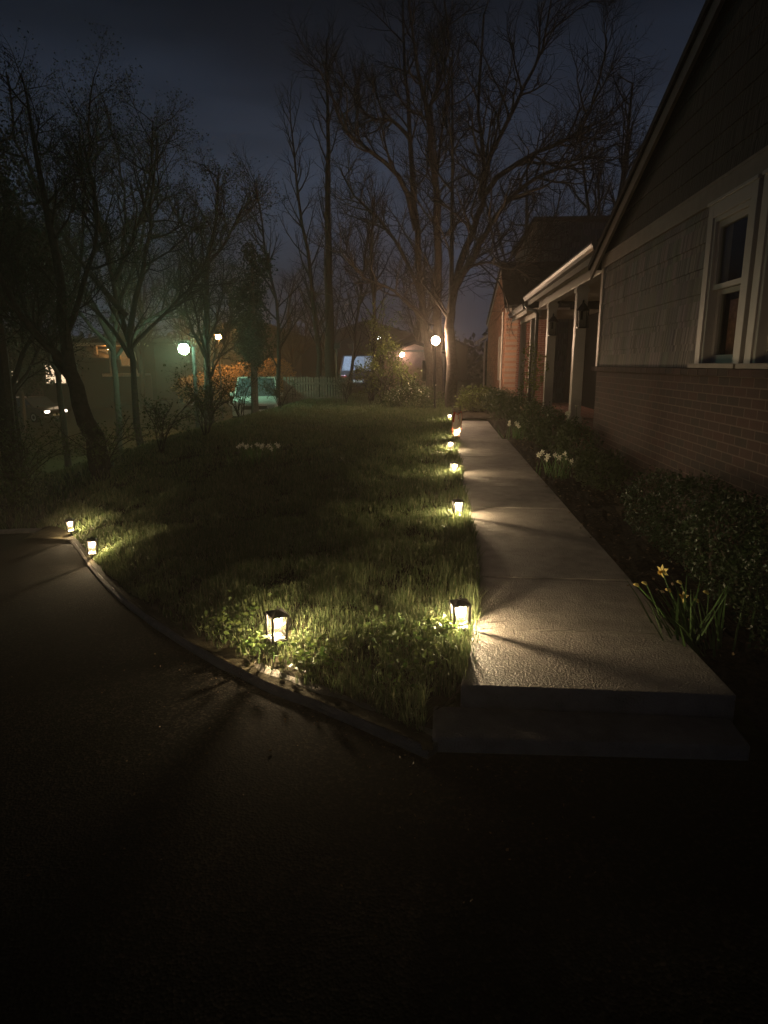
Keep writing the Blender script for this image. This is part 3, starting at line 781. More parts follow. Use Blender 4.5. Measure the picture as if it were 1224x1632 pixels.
# garden flag
fl = thing('garden_flag', (.36, 13.3, .05), 'small reddish garden flag on a thin dark pole, glowing from behind', 'flag')
MB().tube([(.03, 0, 0), (.03, 0, .74)], .008, 6).tube([(.03, 0, .66), (-.12, 0, .62)], .006, 5).build('pole', M['black'], fl)
fm = MB(); n = 20; m_ = 28
for j in range(m_+1):
    v = j/m_; z = .62 - .56*v
    half = .085*math.sin(math.pi*min(1, .18+.82*v))**.6 + .012
    for i in range(n+1):
        u = i/n - .5
        fm.v.append((-.045 + .03*(1-v) + u*2*half, .03*math.sin(u*9+v*3), z - .03*math.cos(u*5)))
for j in range(m_):
    for i in range(n):
        u = (i+.5)/n-.5; v = (j+.5)/m_
        red = abs(u) > .46 or v < .05 or (u < -.30 and v < .35) or (abs(u-.10) < .03 and v < .22)  # white-hot lantern glow painted as the pale middle, red kept at edges
        a = j*(n+1)+i; fm.f.append((a, a+1, a+n+2, a+n+1)); fm.m.append(1 if red else 0)
fm.build('cloth', [M['cloth_glow'], M['cloth_r']], fl, smooth=True)

# ------------------------------------------------------------------ woody plants
def vrot(d, ang, az):
    """tilt direction d by ang, around azimuth az"""
    d = Vector(d).normalized()
    u = d.orthogonal().normalized(); w = d.cross(u)
    return (d*math.cos(ang) + (u*math.cos(az)+w*math.sin(az))*math.sin(ang)).normalized()
def shoot(rg, p, d, L, n, wig, up):
    pts = [tuple(p)]; d = Vector(d); p = Vector(p)
    for i in range(n):
        d = (d + Vector((rg.gauss(0, wig), rg.gauss(0, wig), rg.gauss(0, wig)+up))).normalized()
        p = p + d*(L/n); pts.append(tuple(p))
    return pts
def grow(rg, pts, rads, lvl, spec, out):
    out.append((lvl, pts, rads))
    if lvl >= len(spec): return
    s = spec[lvl]; m = len(pts)-1
    for k in range(s['n']):
        f = s.get('f0', .25) + (1-s.get('f0', .25))*((k+rg.random())/s['n'])
        q = min(m-1e-3, f*m); i = int(q); t = q-i
        a, b = Vector(pts[i]), Vector(pts[i+1]); p = a.lerp(b, t)
        r = (rads[i]*(1-t)+rads[i+1]*t)
        d = vrot(b-a, R(rg.gauss(s.get('ang', 42), 11)), rg.random()*6.283)
        L = s['L']*(1-.45*f)*rg.uniform(.6, 1.25); rr = min(r*.75, s['r']*rg.uniform(.8, 1.2))
        c = shoot(rg, p, d, L, s.get('seg', 4), s.get('wig', .16), s.get('up', .08))
        grow(rg, c, [rr*(1-.75*j/(len(c)-1)) for j in range(len(c))], lvl+1, spec, out)
def tree(name, loc, stems, spec, seed, label, cat='tree', group=None, leaves=None, wood='dbark', jit=.25, thick=1):
    """stems: list of (polyline relative to loc, base radius, tip radius)"""
    rg = random.Random(seed); t = thing(name, loc, label, cat, group); out = []
    for pl, r0, r1 in stems:
        P3 = [Vector(p) for p in pl]
        sm_ = [tuple(q) for q in smooth_poly([tuple(p) for p in P3], 3)] if len(P3) > 2 else [tuple(p) for p in P3]
        sm_ = [(x+(rg.gauss(0, .03) if i else 0), y+(rg.gauss(0, .03) if i else 0), z) for i, (x, y, z) in enumerate(sm_)]
        m = len(sm_)-1
        grow(rg, sm_, [r0+(r1-r0)*(i/m)**.8 for i in range(m+1)], 0, spec, out)
    tr, cr = MB(), MB(); tips = []
    for lvl, pts, rads in out:
        if lvl <= thick: tr.tube(pts, rads, 8 if lvl == 0 else 5, cap=False)
        else: cr.tube(pts, rads, 3, cap=False)
        if lvl >= len(spec)-1: tips += pts[1:]
    tr.build('trunk', M[wood], t, smooth=True)
    if cr.v: cr.build('crown' if cat == 'tree' else 'twigs', M['twig'], t)
    if leaves:
        n, size, m, spread = leaves
        rn = np.random.default_rng(seed); T = np.array(tips)
        c = T[rn.integers(0, len(T), n)] + rn.normal(0, spread, (n, 3))
        c = c[c[:, 2] > .05]
        leaf_mesh('leaves', M[m], leaf_quads(rn, c, size), rn, t)
    return t
def spread_y(rg_seed, pl, amt):
    """give a limb its own depth: it leaves the trunk plane steadily towards or away"""
    n = len(pl)-1
    return [(x, y+amt*i/n, z) for i, (x, y, z) in enumerate(pl)]
def rel(pl, b): return [(x-b[0], y-b[1], z-b[2]) for x, y, z in pl]
def deep(pl, Y, x0=0.0):
    """carry a limb outline from 24 m to its true distance"""
    k = Y/24.0; return [(x*k+x0, Y+(y-24.0), 1.6+(z-1.6)*k if i or z > .5 else .05) for i, (x, y, z) in enumerate(pl)]
big_spec = [dict(n=16, L=2.8, r=.045, ang=46, f0=.22, seg=6, up=.10, wig=.17), dict(n=10, L=1.4, r=.017, ang=43, seg=5, up=.06, wig=.2), dict(n=7, L=.75, r=.010, ang=40, seg=3, wig=.22)]
far_stem = [
 ([(-.30,24,.1),(-.42,24,2.03),(-.66,24,3.09),(-.95,24,6.09),(-1.18,24,9.02),(-1.34,24,11.06),(-1.46,24,13.6)], .23, .04, 1.2),
 ([(-.12,24,.1),(-.14,24,2.03),(-.19,24,3.5),(-.17,24,5.97),(-.41,24,8.36),(-.64,24,9.73),(-.89,24,10.65),(-1.25,24,13.0)], .25, .04, -.8),
 ([(-.95,24.5,6.1),(-1.53,24,7.64),(-2.85,24,8.61),(-3.47,24,9.36),(-3.8,24,10.77)], .12, .03, -1.4),
 ([(-1.2,24.7,9.0),(-1.8,24,9.5),(-2.65,24,9.78),(-3.64,24,11.26)], .09, .03, 1.2),
 ([(-.18,23.9,4.6),(-.3,24,6.89),(-.12,24,9.26),(.21,24,12.0)], .10, .03, 1.8),
 ([(-.41,23.6,8.3),(-.44,24,9.72),(.04,24,11.23),(-.29,24,13.5)], .09, .03, -.8),
 ([(-.5,24.1,2.4),(-.71,24,3.71),(-1.41,24,5.35),(-2.27,24,6.56),(-3.11,24,7.36),(-3.63,24,8.34)], .11, .03, 1.5),
 ([(-.66,24,3.1),(-1.6,24,4.0),(-2.6,24,4.4),(-3.3,24,5.2)], .08, .03, -1.8),
]
near_stem = [
 ([(.42,24,.1),(.36,24,1.6),(.30,24,2.9),(.32,24,3.91),(.77,24,5.48),(1.25,24,6.91),(1.28,24,8.51),(1.1,24,9.68),(1.18,24,12.6)], .27, .04, .6),
 ([(.34,24,4.0),(1.0,24,5.1),(1.6,24,6.1),(2.26,24,6.89),(3.23,24,7.44),(4.01,24,7.56),(4.69,24,7.92)], .15, .03, -1.6),
 ([(1.3,24.2,7.1),(1.75,24,7.56),(2.7,24,8.1),(3.66,24,8.45),(4.22,24,8.79),(4.56,24,9.58),(4.76,24,11.07)], .13, .03, -1.0),
 ([(.30,24,3.3),(.3,24,5.89),(.22,24,9.26),(.21,24,12.0)], .12, .03, 1.4),
 ([(1.25,24.2,7.0),(1.31,24,7.77),(2.22,24,9.83),(3.1,24,11.55),(3.31,24,13.4)], .13, .03, .8),
 ([(.5,24,4.6),(1.4,24,4.9),(2.2,24,4.6),(3.2,24,4.9)], .07, .02, -1.2),
]
def big(stems, Y, seed, lab):
    st = [(deep(spread_y(0, p, a), Y), r0*Y/24, r1*Y/24) for p, r0, r1, a in stems]
    b = st[0][0][0]; tree('bare_tree', b, [(rel(p, b), r0*.85, r1*.8) for p, r0, r1 in st], big_spec, seed, lab, leaves=(900, .06, 'bud', .05), wood='bark')
big(far_stem, 28.0, 11, 'large bare many stemmed tree behind the glowing post lamp')
big(near_stem, 22.2, 12, 'large bare tree whose trunk edge is lit white by the post lamp')
slim_spec = [dict(n=30, L=2.3, r=.035, ang=34, f0=.16, seg=5, up=.16, wig=.10), dict(n=6, L=.9, r=.014, ang=35, seg=4, up=.08), dict(n=3, L=.45, r=.009, ang=35, seg=3)]
def slim(pl, r0, seed, lab):
    b = pl[0]; tree('slim_tree', b, [(rel(pl, b), r0, .02)], slim_spec, seed, lab, group='slim bare trees at the lawn edge')
slim([(-4.95,30,.0),(-4.92,30,3.22),(-4.92,30,6.33),(-4.89,30,9.31),(-4.86,30,12.15),(-4.88,30,14.4)], .27, 21, 'straight bare tree with the thickest of the slim trunks, left of the big tree')
slim([(-5.28,29,.0),(-5.35,29,3.16),(-5.63,29,6.19),(-6.02,29,9.08),(-6.21,29,11.6)], .14, 22, 'thin bare tree leaning left beside the straight thick trunk')
slim([(-2.77,27,.1),(-2.61,27,3.52),(-2.8,27,5.84),(-2.55,27,7.8)], .10, 23, 'short thin bare tree among the yellow green saplings')
slim([(-4.2,31,.1),(-3.9,31,3.26),(-3.45,31,5.94),(-3.1,31,8.2)], .09, 24, 'thin bare tree leaning right just behind the straight thick trunk')
slim([(-6.6,27,-.3),(-6.5,27,3.0),(-6.9,27,6.0),(-7.2,27,8.4)], .10, 25, 'thin bare tree by the picket fence')
# the trees on the left
B1 = (-9.3, 20, -1.3)
bud_spec = [dict(n=13, L=2.3, r=.035, ang=44, f0=.25, seg=5, up=.07, wig=.18), dict(n=8, L=1.1, r=.02, ang=44, seg=4, up=.04, wig=.2), dict(n=5, L=.5, r=.008, ang=42, seg=3, wig=.2)]
bl = [([(-9.3,20,-1.3),(-9.37,20,.47),(-9.41,20,2.34),(-9.75,20,3.96),(-10.09,20,6.05),(-10.16,20,7.55),(-9.86,20,9.4)], .17, .025),
      ([(-9.75,20,3.96),(-9.35,20.5,5.18),(-8.86,20.8,6.53),(-8.56,21,8.6)], .13, .03),
      ([(-9.41,20,2.34),(-8.68,19.6,4.13),(-8.07,19.2,5.84),(-7.69,19,7.5)], .14, .03),
      ([(-9.42,20,3.0),(-10.2,19.5,4.2),(-11.0,19.2,5.6),(-11.6,19,7.6),(-11.7,19,9.2)], .13, .03),
      ([(-9.41,20,1.8),(-10.4,20.4,3.0),(-11.6,20.8,3.9),(-12.6,21,5.2)], .10, .03),
      ([(-9.41,20,2.0),(-8.3,20.4,3.2),(-7.4,20.8,4.2),(-6.9,21,5.6)], .09, .025)]
tree('budding_tree', B1, [(rel(p, B1), a*.75, b*.7) for p, a, b in bl], bud_spec, 31, 'budding tree with forked limbs behind the bushes on the left', leaves=(14000, .055, 'bud', .05))
B2 = (-9.22, 26, -1.3)
tree('budding_tree', B2, [(rel(p, B2), a, b) for p, a, b in [
      ([(-9.22,26,-1.3),(-9.04,26,3.02),(-8.84,26,5.31),(-8.44,26,7.08),(-8.24,26,8.5)], .15, .03), ([(-8.9,26,4.6),(-9.5,26,5.8),(-9.9,26,7.2)], .07, .025), ([(-8.8,26,5.4),(-8.0,26,6.3),(-7.4,26,7.4)], .07, .025)]],
     bud_spec, 33, 'small budding tree between the street lamp and the ivy column', leaves=(6000, .07, 'bud', .06))
B3 = (-6.1, 11.6, -.4)
dk = [([(-6.1,11.6,-.4),(-6.25,11.6,.3),(-6.5,11.6,1.2),(-6.6,11.6,2.0),(-6.65,11.6,3.4),(-6.8,11.6,5.0),(-6.9,11.6,6.2)], .25, .02),
      ([(-6.55,11.6,1.5),(-7.1,11.2,2.4),(-7.5,10.9,3.6),(-7.6,10.8,5.2)], .15, .03), ([(-6.6,11.6,2.1),(-6.2,11.9,3.2),(-6.1,12.1,4.3),(-6.2,12.2,5.4)], .11, .03),
      ([(-6.55,11.6,1.2),(-7.3,12.2,1.9),(-8.1,12.8,2.9),(-8.6,13,4.3)], .12, .03)]
tree('dark_tree', B3, [(rel(p, B3), a*(.55 if k else .9), b*.5) for k, (p, a, b) in enumerate(dk)],
     [dict(n=14, L=1.5, r=.024, ang=46, f0=.3, seg=5, up=.06), dict(n=9, L=.8, r=.010, ang=45, seg=4), dict(n=6, L=.4, r=.005, ang=42, seg=3)],
     35, 'dark leaning tree with a thick trunk on the far left', leaves=(9000, .045, 'ever', .07))
bt = bpy.data.objects['budding_tree']
for p, rz, sc_, lab in (((-12.6, 21.5, -1.9), 2.2, .95, 'budding tree at the far left, left of the forked one'), ((-13.5, 27, -2.1), 4.0, 1.25, 'tall budding tree seen between the forked limbs on the left'),
                        ((-10.9, 16.5, -1.6), 1.1, .72, 'smaller budding tree above the far left bushes'), ((-8.0, 23.0, -.9), 5.2, .6, 'low budding tree just right of the street lamp')):
    place(copy_tree(bt), p, rz, lab, sc_)
# ivy clad evergreen column, other evergreens
def leaf_cloud(name, m, blobs, n, size, seed, parent, rough=.35, shell=.35):
    rn = np.random.default_rng(seed); vs = []
    tot = sum(b[1][0]*b[1][1]*b[1][2] for b in blobs)
    for c, r in blobs:
        k = max(8, int(n*r[0]*r[1]*r[2]/tot))
        d = rn.normal(size=(k, 3)); d /= np.linalg.norm(d, axis=1)[:, None]
        u = rn.uniform(shell, 1, k)**.6
        f = np.array([1+rough*(mnoise.noise(Vector(q*2.2)+Vector((seed, c[0], c[2])))+.7*mnoise.noise(Vector(q*5.5)+Vector((seed, 3, c[1])))) for q in d])
        p = d*np.array(r)*(u*f)[:, None] + np.array(c)
        vs.append(p[p[:, 2] > .01])
    return leaf_mesh(name, M[m], leaf_quads(rn, np.concatenate(vs), size), rn, parent)
def shrub(name, loc, blobs, n, size, m, seed, label, cat='shrub', group=None, stems=6):
    t = thing(name, loc, label, cat, group); rg = random.Random(seed); s = MB()
    c0 = blobs[0]
    for k in range(stems):
        b = blobs[k % len(blobs)]
        e = (b[0][0]+rg.uniform(-.5,.5)*b[1][0], b[0][1]+rg.uniform(-.5,.5)*b[1][1], b[0][2]+rg.uniform(.0,.7)*b[1][2])
        s.tube([(e[0]*.2, e[1]*.2, -.1), (e[0]*.6, e[1]*.6, e[2]*.5), e], [.016, .011, .005], 5)
    s.build('stem', M['bark'], t)
    leaf_cloud('foliage', m, blobs, n, size, seed, t)
    return t
iv = thing('ivy_tree', (-7.3, 26, -.6), 'dark ivy clad tree column beside the straight bare trunk', 'tree')
MB().tube([(0,0,-.2),(.05,0,3),(.15,0,6.3)], [.16,.12,.05], 7).build('trunk', M['bark'], iv)
leaf_cloud('foliage', 'ever', [((0,0,2.6),(.6,.6,.8)), ((.0,0,3.4),(.75,.8,1.3)), ((.1,.1,5.0),(.6,.6,1.1)), ((-.5,0,4.6),(.5,.5,.7)), ((.5,0,5.8),(.55,.5,.55)), ((.05,0,6.3),(.4,.4,.5))], 9000, .11, 41, iv, .65, .15)
eg = thing('evergreen_tree', (-9.9, 14.5, -1.5), 'tall black evergreen mass at the left edge of the picture', 'tree')
MB().tube([(0,0,0),(.1,0,3.4),(.1,0,8.2)], [.2,.15,.05], 7).build('trunk', M['dbark'], eg)
leaf_cloud('crown', 'ever', [((-.1,0,4.7),(1.1,1.2,.9)), ((.1,0,5.9),(1.2,1.2,1.2)), ((-.2,0,7.3),(1.1,1.0,1.1)), ((.0,0,8.4),(.6,.6,.7)), ((.9,-.2,5.2),(.6,.7,.7))], 16000, .11, 43, eg, .7, .1)

# saplings in young leaf and shrubs lit by the lamps
def sapling(loc, hgt, seed, label, n=1500):
    rg = random.Random(seed)
    st = [([(0,0,0),(rg.uniform(-.1,.1),0,hgt*.5),(rg.uniform(-.25,.25),rg.uniform(-.2,.2),hgt)], .04, .012)] + \
         [([(0,0,.1),(rg.uniform(-.5,.5),rg.uniform(-.5,.5),hgt*.45),(rg.uniform(-.9,.9),rg.uniform(-.8,.8),hgt*rg.uniform(.7,.95))], .03, .01) for k in range(3)]
    return tree('sapling', loc, st, [dict(n=7, L=hgt*.36, r=.012, ang=45, seg=4), dict(n=5, L=hgt*.18, r=.006, ang=42, seg=3)], seed, label, group='saplings in young leaf', leaves=(n, .085, 'young', .07), thick=0)
sapling((-2.2, 25.0, .1), 3.0, 51, 'tallest yellow green sapling left of the warm post lamp', 2000)
sapling((-1.45, 23.2, .1), 1.9, 52, 'low yellow green sapling directly below the distant white lamp', 1300)
sapling((-2.75, 26.4, .1), 1.5, 53, 'yellow green sapling in front of the dark parked car', 1300)
shrub('flowering_shrub', (-.95, 22.6, .1), [((0,0,.45),(.8,.6,.5)), ((.6,.1,.35),(.5,.5,.4)), ((-.7,0,.35),(.5,.5,.35))], 3600, .06, 'bush', 55, 'rounded dark shrub at the foot of the post lamp')
fw_ = leaf_quads(np.random.default_rng(8), np.random.default_rng(9).normal((0,-.45,.55),(.45,.12,.18),(90,3)), .06)
leaf_mesh('blossom', M['petal_w'], fw_, np.random.default_rng(9), bpy.data.objects['flowering_shrub'])
shrub('round_shrub', (-1.75, 27.2, .05), [((0,0,.55),(.9,.6,.55)), ((.6,0,.4),(.5,.5,.4))], 3600, .07, 'bush', 56, 'low round dark shrub in front of the wall lamp house')
shrub('lit_shrub', (1.25, 21.8, .05), [((0,0,.45),(.75,.6,.45)), ((.45,.2,.4),(.5,.5,.4)), ((-.45,-.1,.3),(.4,.4,.3))], 4200, .07, 'young', 57, 'leafy green shrub lit up in front of the brick gable')
shrub('rose_bush', (2.15, 16.6, .3), [((.1,0,1.15),(.32,.5,.45)), ((0,.2,.6),(.3,.4,.4)), ((-.1,-.3,1.55),(.22,.3,.25))], 620, .07, 'young', 59, 'thin leafy bush growing up beside the farther porch post')
# hedge line along the left side of the lawn: twiggy shrubs
def twiggy(loc, s, seed, label, nl=900, m='bush'):
    rg = random.Random(seed); st = []
    for k in range(8):
        a = rg.random()*6.283; q = rg.uniform(.35, .9)*s
        st.append(([(0,0,-.05),(math.cos(a)*q*.35, math.sin(a)*q*.35, s*.55),(math.cos(a)*q, math.sin(a)*q, s*rg.uniform(.7,1.1))], .014, .005))
    return tree('twiggy_bush', loc, st, [dict(n=7, L=s*.5, r=.006, ang=45, seg=4, up=-.02), dict(n=4, L=s*.25, r=.004, ang=45, seg=3, up=-.05)], seed, label, 'shrub', 'twiggy bushes along the left edge of the lawn', leaves=(nl, .05, m, .05), thick=0, wood='twig')
TW = [((-5.55,10.4), 1.0, 'low twiggy bush just right of the dark leaning trunk'), ((-5.2,12.0), .9, 'twiggy bush behind the white daffodils on the lawn, nearer one'),
      ((-4.9,13.6), .95, 'twiggy bush behind the white daffodils on the lawn, farther one'), ((-5.5,15.6), 1.2, 'arching twiggy bush in front of the pale car'),
      ((-5.6,18.4), 1.3, 'tall twiggy bush left of the picket fence'), ((-5.3,22.0), 1.0, 'small twiggy bush before the picket fence'),
      ((-7.6,11.2), 1.3, 'pale leafed bush left of the dark leaning trunk'), ((-8.6,12.8), 1.5, 'big twiggy bush at the left side of the street slope'),
      ((-6.9,9.9), .8, 'low bush below the dark leaning trunk'), ((-3.6,25.5), 1.0, 'twiggy bush under the straight bare tree')]
for i, ((x, y), s, lab) in enumerate(TW):
    twiggy((x, y, lawn_z(x, y)), s, 70+i, lab, 1300 if i in (6, 7, 8) else 800)

# boxwood and other plants in the bed by the house
bx = thing('boxwood_hedge', (1.95, 4.6, .1), 'dense dark clipped boxwood under the brick wall', 'shrub')
leaf_cloud('foliage', 'box', [((0,-1.2,.30),(.38,.8,.34)), ((0,-.4,.34),(.36,.8,.36)), ((.02,.5,.33),(.36,.8,.35)), ((-.02,1.2,.30),(.32,.6,.32)), ((.05,-2.0,.28),(.34,.6,.3))], 26000, .026, 61, bx, .22, .6)
s = MB()
for k in range(22): s.tube([(random.uniform(-.1,.1), -2+k*.16, -.05), (random.uniform(-.25,.25), -2+k*.16, .45)], [.012, .004], 5)
s.build('stem', M['bark'], bx)
BS = [((1.95,8.2), [((0,0,.22),(.35,.6,.25))], 'low dark bush against the brick wall past the boxwood'),
      ((2.0,9.9), [((0,0,.30),(.34,.6,.34)), ((0,.4,.4),(.25,.3,.3))], 'dark bush at the corner where brick wall meets porch'),
      ((1.95,11.6), [((0,0,.32),(.36,.6,.36)), ((.1,.5,.45),(.25,.3,.3))], 'bush hiding the foot of the nearer porch post'),
      ((1.9,13.4), [((0,0,.38),(.40,.7,.40)), ((-.1,-.4,.3),(.3,.4,.3))], 'wide bush between the two porch posts'),
      ((1.85,15.4), [((0,0,.40),(.42,.8,.42)), ((0,.6,.5),(.3,.3,.3))], 'bush hiding the foot of the farther porch post'),
      ((1.75,18.0), [((0,0,.40),(.5,.8,.42))], 'bush at the end of the near porch'),
      ((1.7,20.2), [((0,0,.42),(.5,.7,.42))], 'bush in front of the small neighbouring porch')]
for i, ((x, y), bl_, lab) in enumerate(BS):
    shrub('bed_bush', (x, y, .12), bl_, 3200, .042, 'bush', 90+i, lab, group='bushes in the bed under the porch')

# ------------------------------------------------------------------ daffodils
def flower(mb_p, mb_t, c, facing, s, petals=6):
    f = Vector(facing).normalized(); u = f.orthogonal().normalized(); w = f.cross(u); c = Vector(c)
    for k in range(petals):
        a = 6.283*k/petals + .2; d = u*math.cos(a)+w*math.sin(a); q = f.cross(d)
        mb_p.add([c, c+d*s*.55+q*s*.24-f*s*.05, c+d*s*1.05-f*s*.18, c+d*s*.55-q*s*.24-f*s*.05], [(0,1,2,3)])
    n = 8; o = len(mb_t.v)
    for z, r in ((0, .18), (.45, .22), (.6, .32)):
        for k in range(n):
            a = 6.283*k/n; mb_t.v.append(tuple(c+f*s*z+(u*math.cos(a)+w*math.sin(a))*s*r))
    for i in range(2):
        for k in range(n): mb_t.f.append((o+i*n+k, o+i*n+(k+1)%n, o+(i+1)*n+(k+1)%n, o+(i+1)*n+k)); mb_t.m.append(0)
def leafstrap(mb, p, d, L, w, bend):
    p = Vector(p); d = Vector(d).normalized(); side = d.cross(Vector((0,0,1)))
    side = side.normalized() if side.length > .01 else Vector((1,0,0))
    n = 6; o = len(mb.v)
    for i in range(n+1):
        t = i/n; ww = w*(1-t**3)*.5+.0005
        mb.v += [tuple(p-side*ww), tuple(p+side*ww)]
        if i: mb.f.append((o+2*i-2, o+2*i-1, o+2*i+1, o+2*i)); mb.m.append(0)
        d = (d+Vector((0,0,-bend))).normalized(); p = p+d*(L/n)
def daffodils(loc, nl, heads, label, petal, cat='daffodils', lean=(-.25, 0), size=.035, L=.33, group=None, seed=1, r=.06):
    t = thing('daffodil_clump', loc, label, cat, group); rg = random.Random(seed)
    lv_, st_ = MB(), MB()
    for k in range(nl):
        d = (rg.gauss(lean[0], .28), rg.gauss(lean[1], .28), 1)
        leafstrap(lv_, (rg.gauss(0, r), rg.gauss(0, r), 0), d, L*rg.uniform(.7, 1.2), .013, rg.uniform(.02, .14))
    lv_.build('leaves', M['stem'], t)
    for (x, y, z, kind) in heads:
        b = (x*.3+rg.gauss(0, .03), y*.3+rg.gauss(0, .03), 0)
        st_.tube([b, (b[0]*.5+x*.5, b[1]*.5+y*.5, z*.62), (x, y, z)], [.005, .0045, .0035], 5)
        if kind == 'open':
            pe, tr_ = MB(), MB(); flower(pe, tr_, (x, y, z), (rg.gauss(-.7,.3), rg.gauss(-.6,.4), rg.uniform(-.1,.3)), size)
            o_ = len(pe.v); pe.add(tr_.v, tr_.f, 1); pe.build('flower', [M[petal], M['trumpet' if petal == 'petal_y' else 'petal_w']], t)
        else: bu = MB(); bu.tube([(x, y, z), (x-.012, y-.006, z+.014), (x-.028, y-.012, z+.018), (x-.036, y-.015, z+.018)], [.005, .010, .008, .002], 7); bu.build('bud', M['petal_y'], t)
    st_.build('stem', M['stem'], t)
    return t
daffodils((1.40, 3.46, .08), 60, [(-.05,.5,.30,'open'), (.04,.42,.25,'bud'), (-.04,.36,.22,'bud'), (.03,.34,.20,'open'), (.13,.25,.25,'bud'), (.08,.25,.20,'bud'), (-.18,.5,.20,'bud'), (-.14,.48,.22,'bud')],
          'yellow daffodil clump with one open bloom beside the concrete walk', 'petal_y', lean=(-.22, .35), size=.042, L=.36, seed=5, r=.07)
def heads(n, rx, ry, z, seed):
    rg = random.Random(seed); return [(rg.uniform(-rx, rx), rg.uniform(-ry, ry), z*rg.uniform(.85, 1.15), 'open') for _ in range(n)]
daffodils((1.55, 9.0, .1), 45, heads(9, .22, .2, .30, 1), 'cream daffodils at the edge of the bed near the middle of the walk', 'petal_w', lean=(0,0), size=.045, group='cream daffodil clumps', seed=6, r=.14)
daffodils((1.60, 13.7, .1), 45, heads(14, .22, .25, .32, 2), 'cream daffodils in the bed level with the garden flag', 'petal_w', lean=(0,0), size=.045, group='cream daffodil clumps', seed=7, r=.15)
daffodils((-3.05, 10.9, lawn_z(-3.05, 10.9)), 50, heads(20, .36, .12, .26, 3), 'white daffodils growing out on the dark lawn', 'petal_w', lean=(0,0), size=.048, group='cream daffodil clumps', seed=8, r=.2)
daffodils((2.1, 11.0, .15), 18, heads(4, .12, .2, .72, 4), 'few white blooms at the foot of the nearer porch post', 'petal_w', lean=(0,0), size=.045, group='cream daffodil clumps', seed=9, r=.1)

# ------------------------------------------------------------------ lamps further off
pl = thing('lamp_post', (-.19, 22.36, .12), 'warm glowing globe on a dark garden lamp post by the big tree', 'lamp post')
MB().lathe([(.09, 0), (.09, .03), (.045, .08), (.036, .5), (.030, 2.0), (.05, 2.03), (.05, 2.07)], 10).build('post', M['black'], pl, smooth=True)
MB().ball((0,0,2.22), .13, 12).build('globe', M['post'], pl)
MB().lathe([(.06, 2.345), (.03, 2.36), (.008, 2.40)], 8).build('finial', M['black'], pl)
sl_ = thing('street_lamp', (-10.03, 26, -2.25), 'greenish white street lamp shining on the left among the trees', 'street lamp')
MB().tube([(.05,.9,0), (.05,.9,4.55)], [.10,.07], 9).build('pole', M['black'], sl_)
MB().tube([(.05,.9,4.5), (.03,.5,4.78), (0,.1,4.70)], .03, 6).build('arm', M['black'], sl_)
MB().lathe([(.05,4.76),(.16,4.72),(.22,4.60)], 12).build('hood', M['black'], sl_)
MB().ball((0,0,4.42), .20, 12).build('globe', M['green'], sl_)
ol = thing('garden_lamp', (-12.6, 38, -1.6), 'orange globe lamp glowing behind twigs right of the street lamp', 'lamp post')
MB().tube([(0,0,0),(0,0,4.55)], .05, 8).build('post', M['iron'], ol); MB().ball((0,0,4.69), .15, 12).build('globe', M['orange'], ol)
MB().lathe([(.30,4.80),(.20,4.90),(.02,4.99)], 12).build('cap', M['iron'], ol)
wl_ = thing('street_lamp', (-5.47, 60, 0), 'small distant white street lamp above the saplings', 'street lamp')
MB().tube([(.5,0,-.5),(.5,0,4.2)], .08, 8).build('pole', M['iron'], wl_); MB().tube([(.5,0,4.1),(0,0,4.05)], .04, 6).build('arm', M['iron'], wl_); MB().ball((0,0,3.86), .17, 8).build('globe', M['white_l'], wl_)

# ------------------------------------------------------------------ far houses
def far_house(name, loc, w, d, h, wall, label, wins, rz=0, roof_h=1.8, door=None):
    t = thing(name, loc, label, 'house', None, rz)
    MB().box(-w/2, w/2, 0, d, 0, h).build('wall', M[wall], t)
    MB().prism([(-w/2-.4, h+.02), (0, h+roof_h), (w/2+.4, h+.02), (w/2+.4, h-.12), (0, h+roof_h-.16), (-w/2-.4, h-.12)], 'y', -.4, d+.4).build('roof', M['roof'], t)
    MB().prism([(-w/2, h), (0, h+roof_h-.18), (w/2, h)], 'y', .03, d-.03).build('gable', M[wall], t)
    for x, z, ww, hh, m in wins:
        f = MB().box(x-ww/2-.08, x+ww/2+.08, -.06, -.002, z-.08, z).box(x-ww/2-.08, x+ww/2+.08, -.06, -.002, z+hh, z+hh+.08).box(x-ww/2-.08, x-ww/2, -.06, -.003, z, z+hh).box(x+ww/2, x+ww/2+.08, -.06, -.003, z, z+hh).box(x-.025, x+.025, -.05, -.003, z, z+hh).box(x-ww/2, x-.03, -.05, -.004, z+hh*.48, z+hh*.52).box(x+.03, x+ww/2, -.05, -.004, z+hh*.48, z+hh*.52).build('window', M['dusk' if m == 'dark' else 'white'], t)
        MB().box(x-ww/2, x+ww/2, -.02, -.005, z, z+hh).build('pane', M[m], f)
    if door is not None: MB().box(door-.45, door+.45, -.04, -.002, .02, 2.05).build('door', M['door'], t)
    return t
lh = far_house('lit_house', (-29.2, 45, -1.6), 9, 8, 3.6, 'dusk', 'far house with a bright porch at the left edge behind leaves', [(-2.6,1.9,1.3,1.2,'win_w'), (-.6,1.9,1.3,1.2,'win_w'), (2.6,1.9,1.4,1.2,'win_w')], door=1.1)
MB().ball((.2,-.25,3.1), .12, 6).build('porch_light', M['wall_l'], lh)
oh = far_house('porch_house', (-24.6, 50, -1.2), 6, 8, 4.35, 'dusk', 'far house with an orange lit columned porch left of the street lamp', [(-1.2,2.7,1.0,1.1,'win_o'), (.9,2.7,1.0,1.1,'win_o')], door=2.2, roof_h=.8)
MB().box(-2.6, 2.6, -2.2, -.05, 4.1, 4.3).box(-2.6, 2.6, -2.2, -.05, 1.9, 2.1).build('porch_deck', M['stone'], oh)
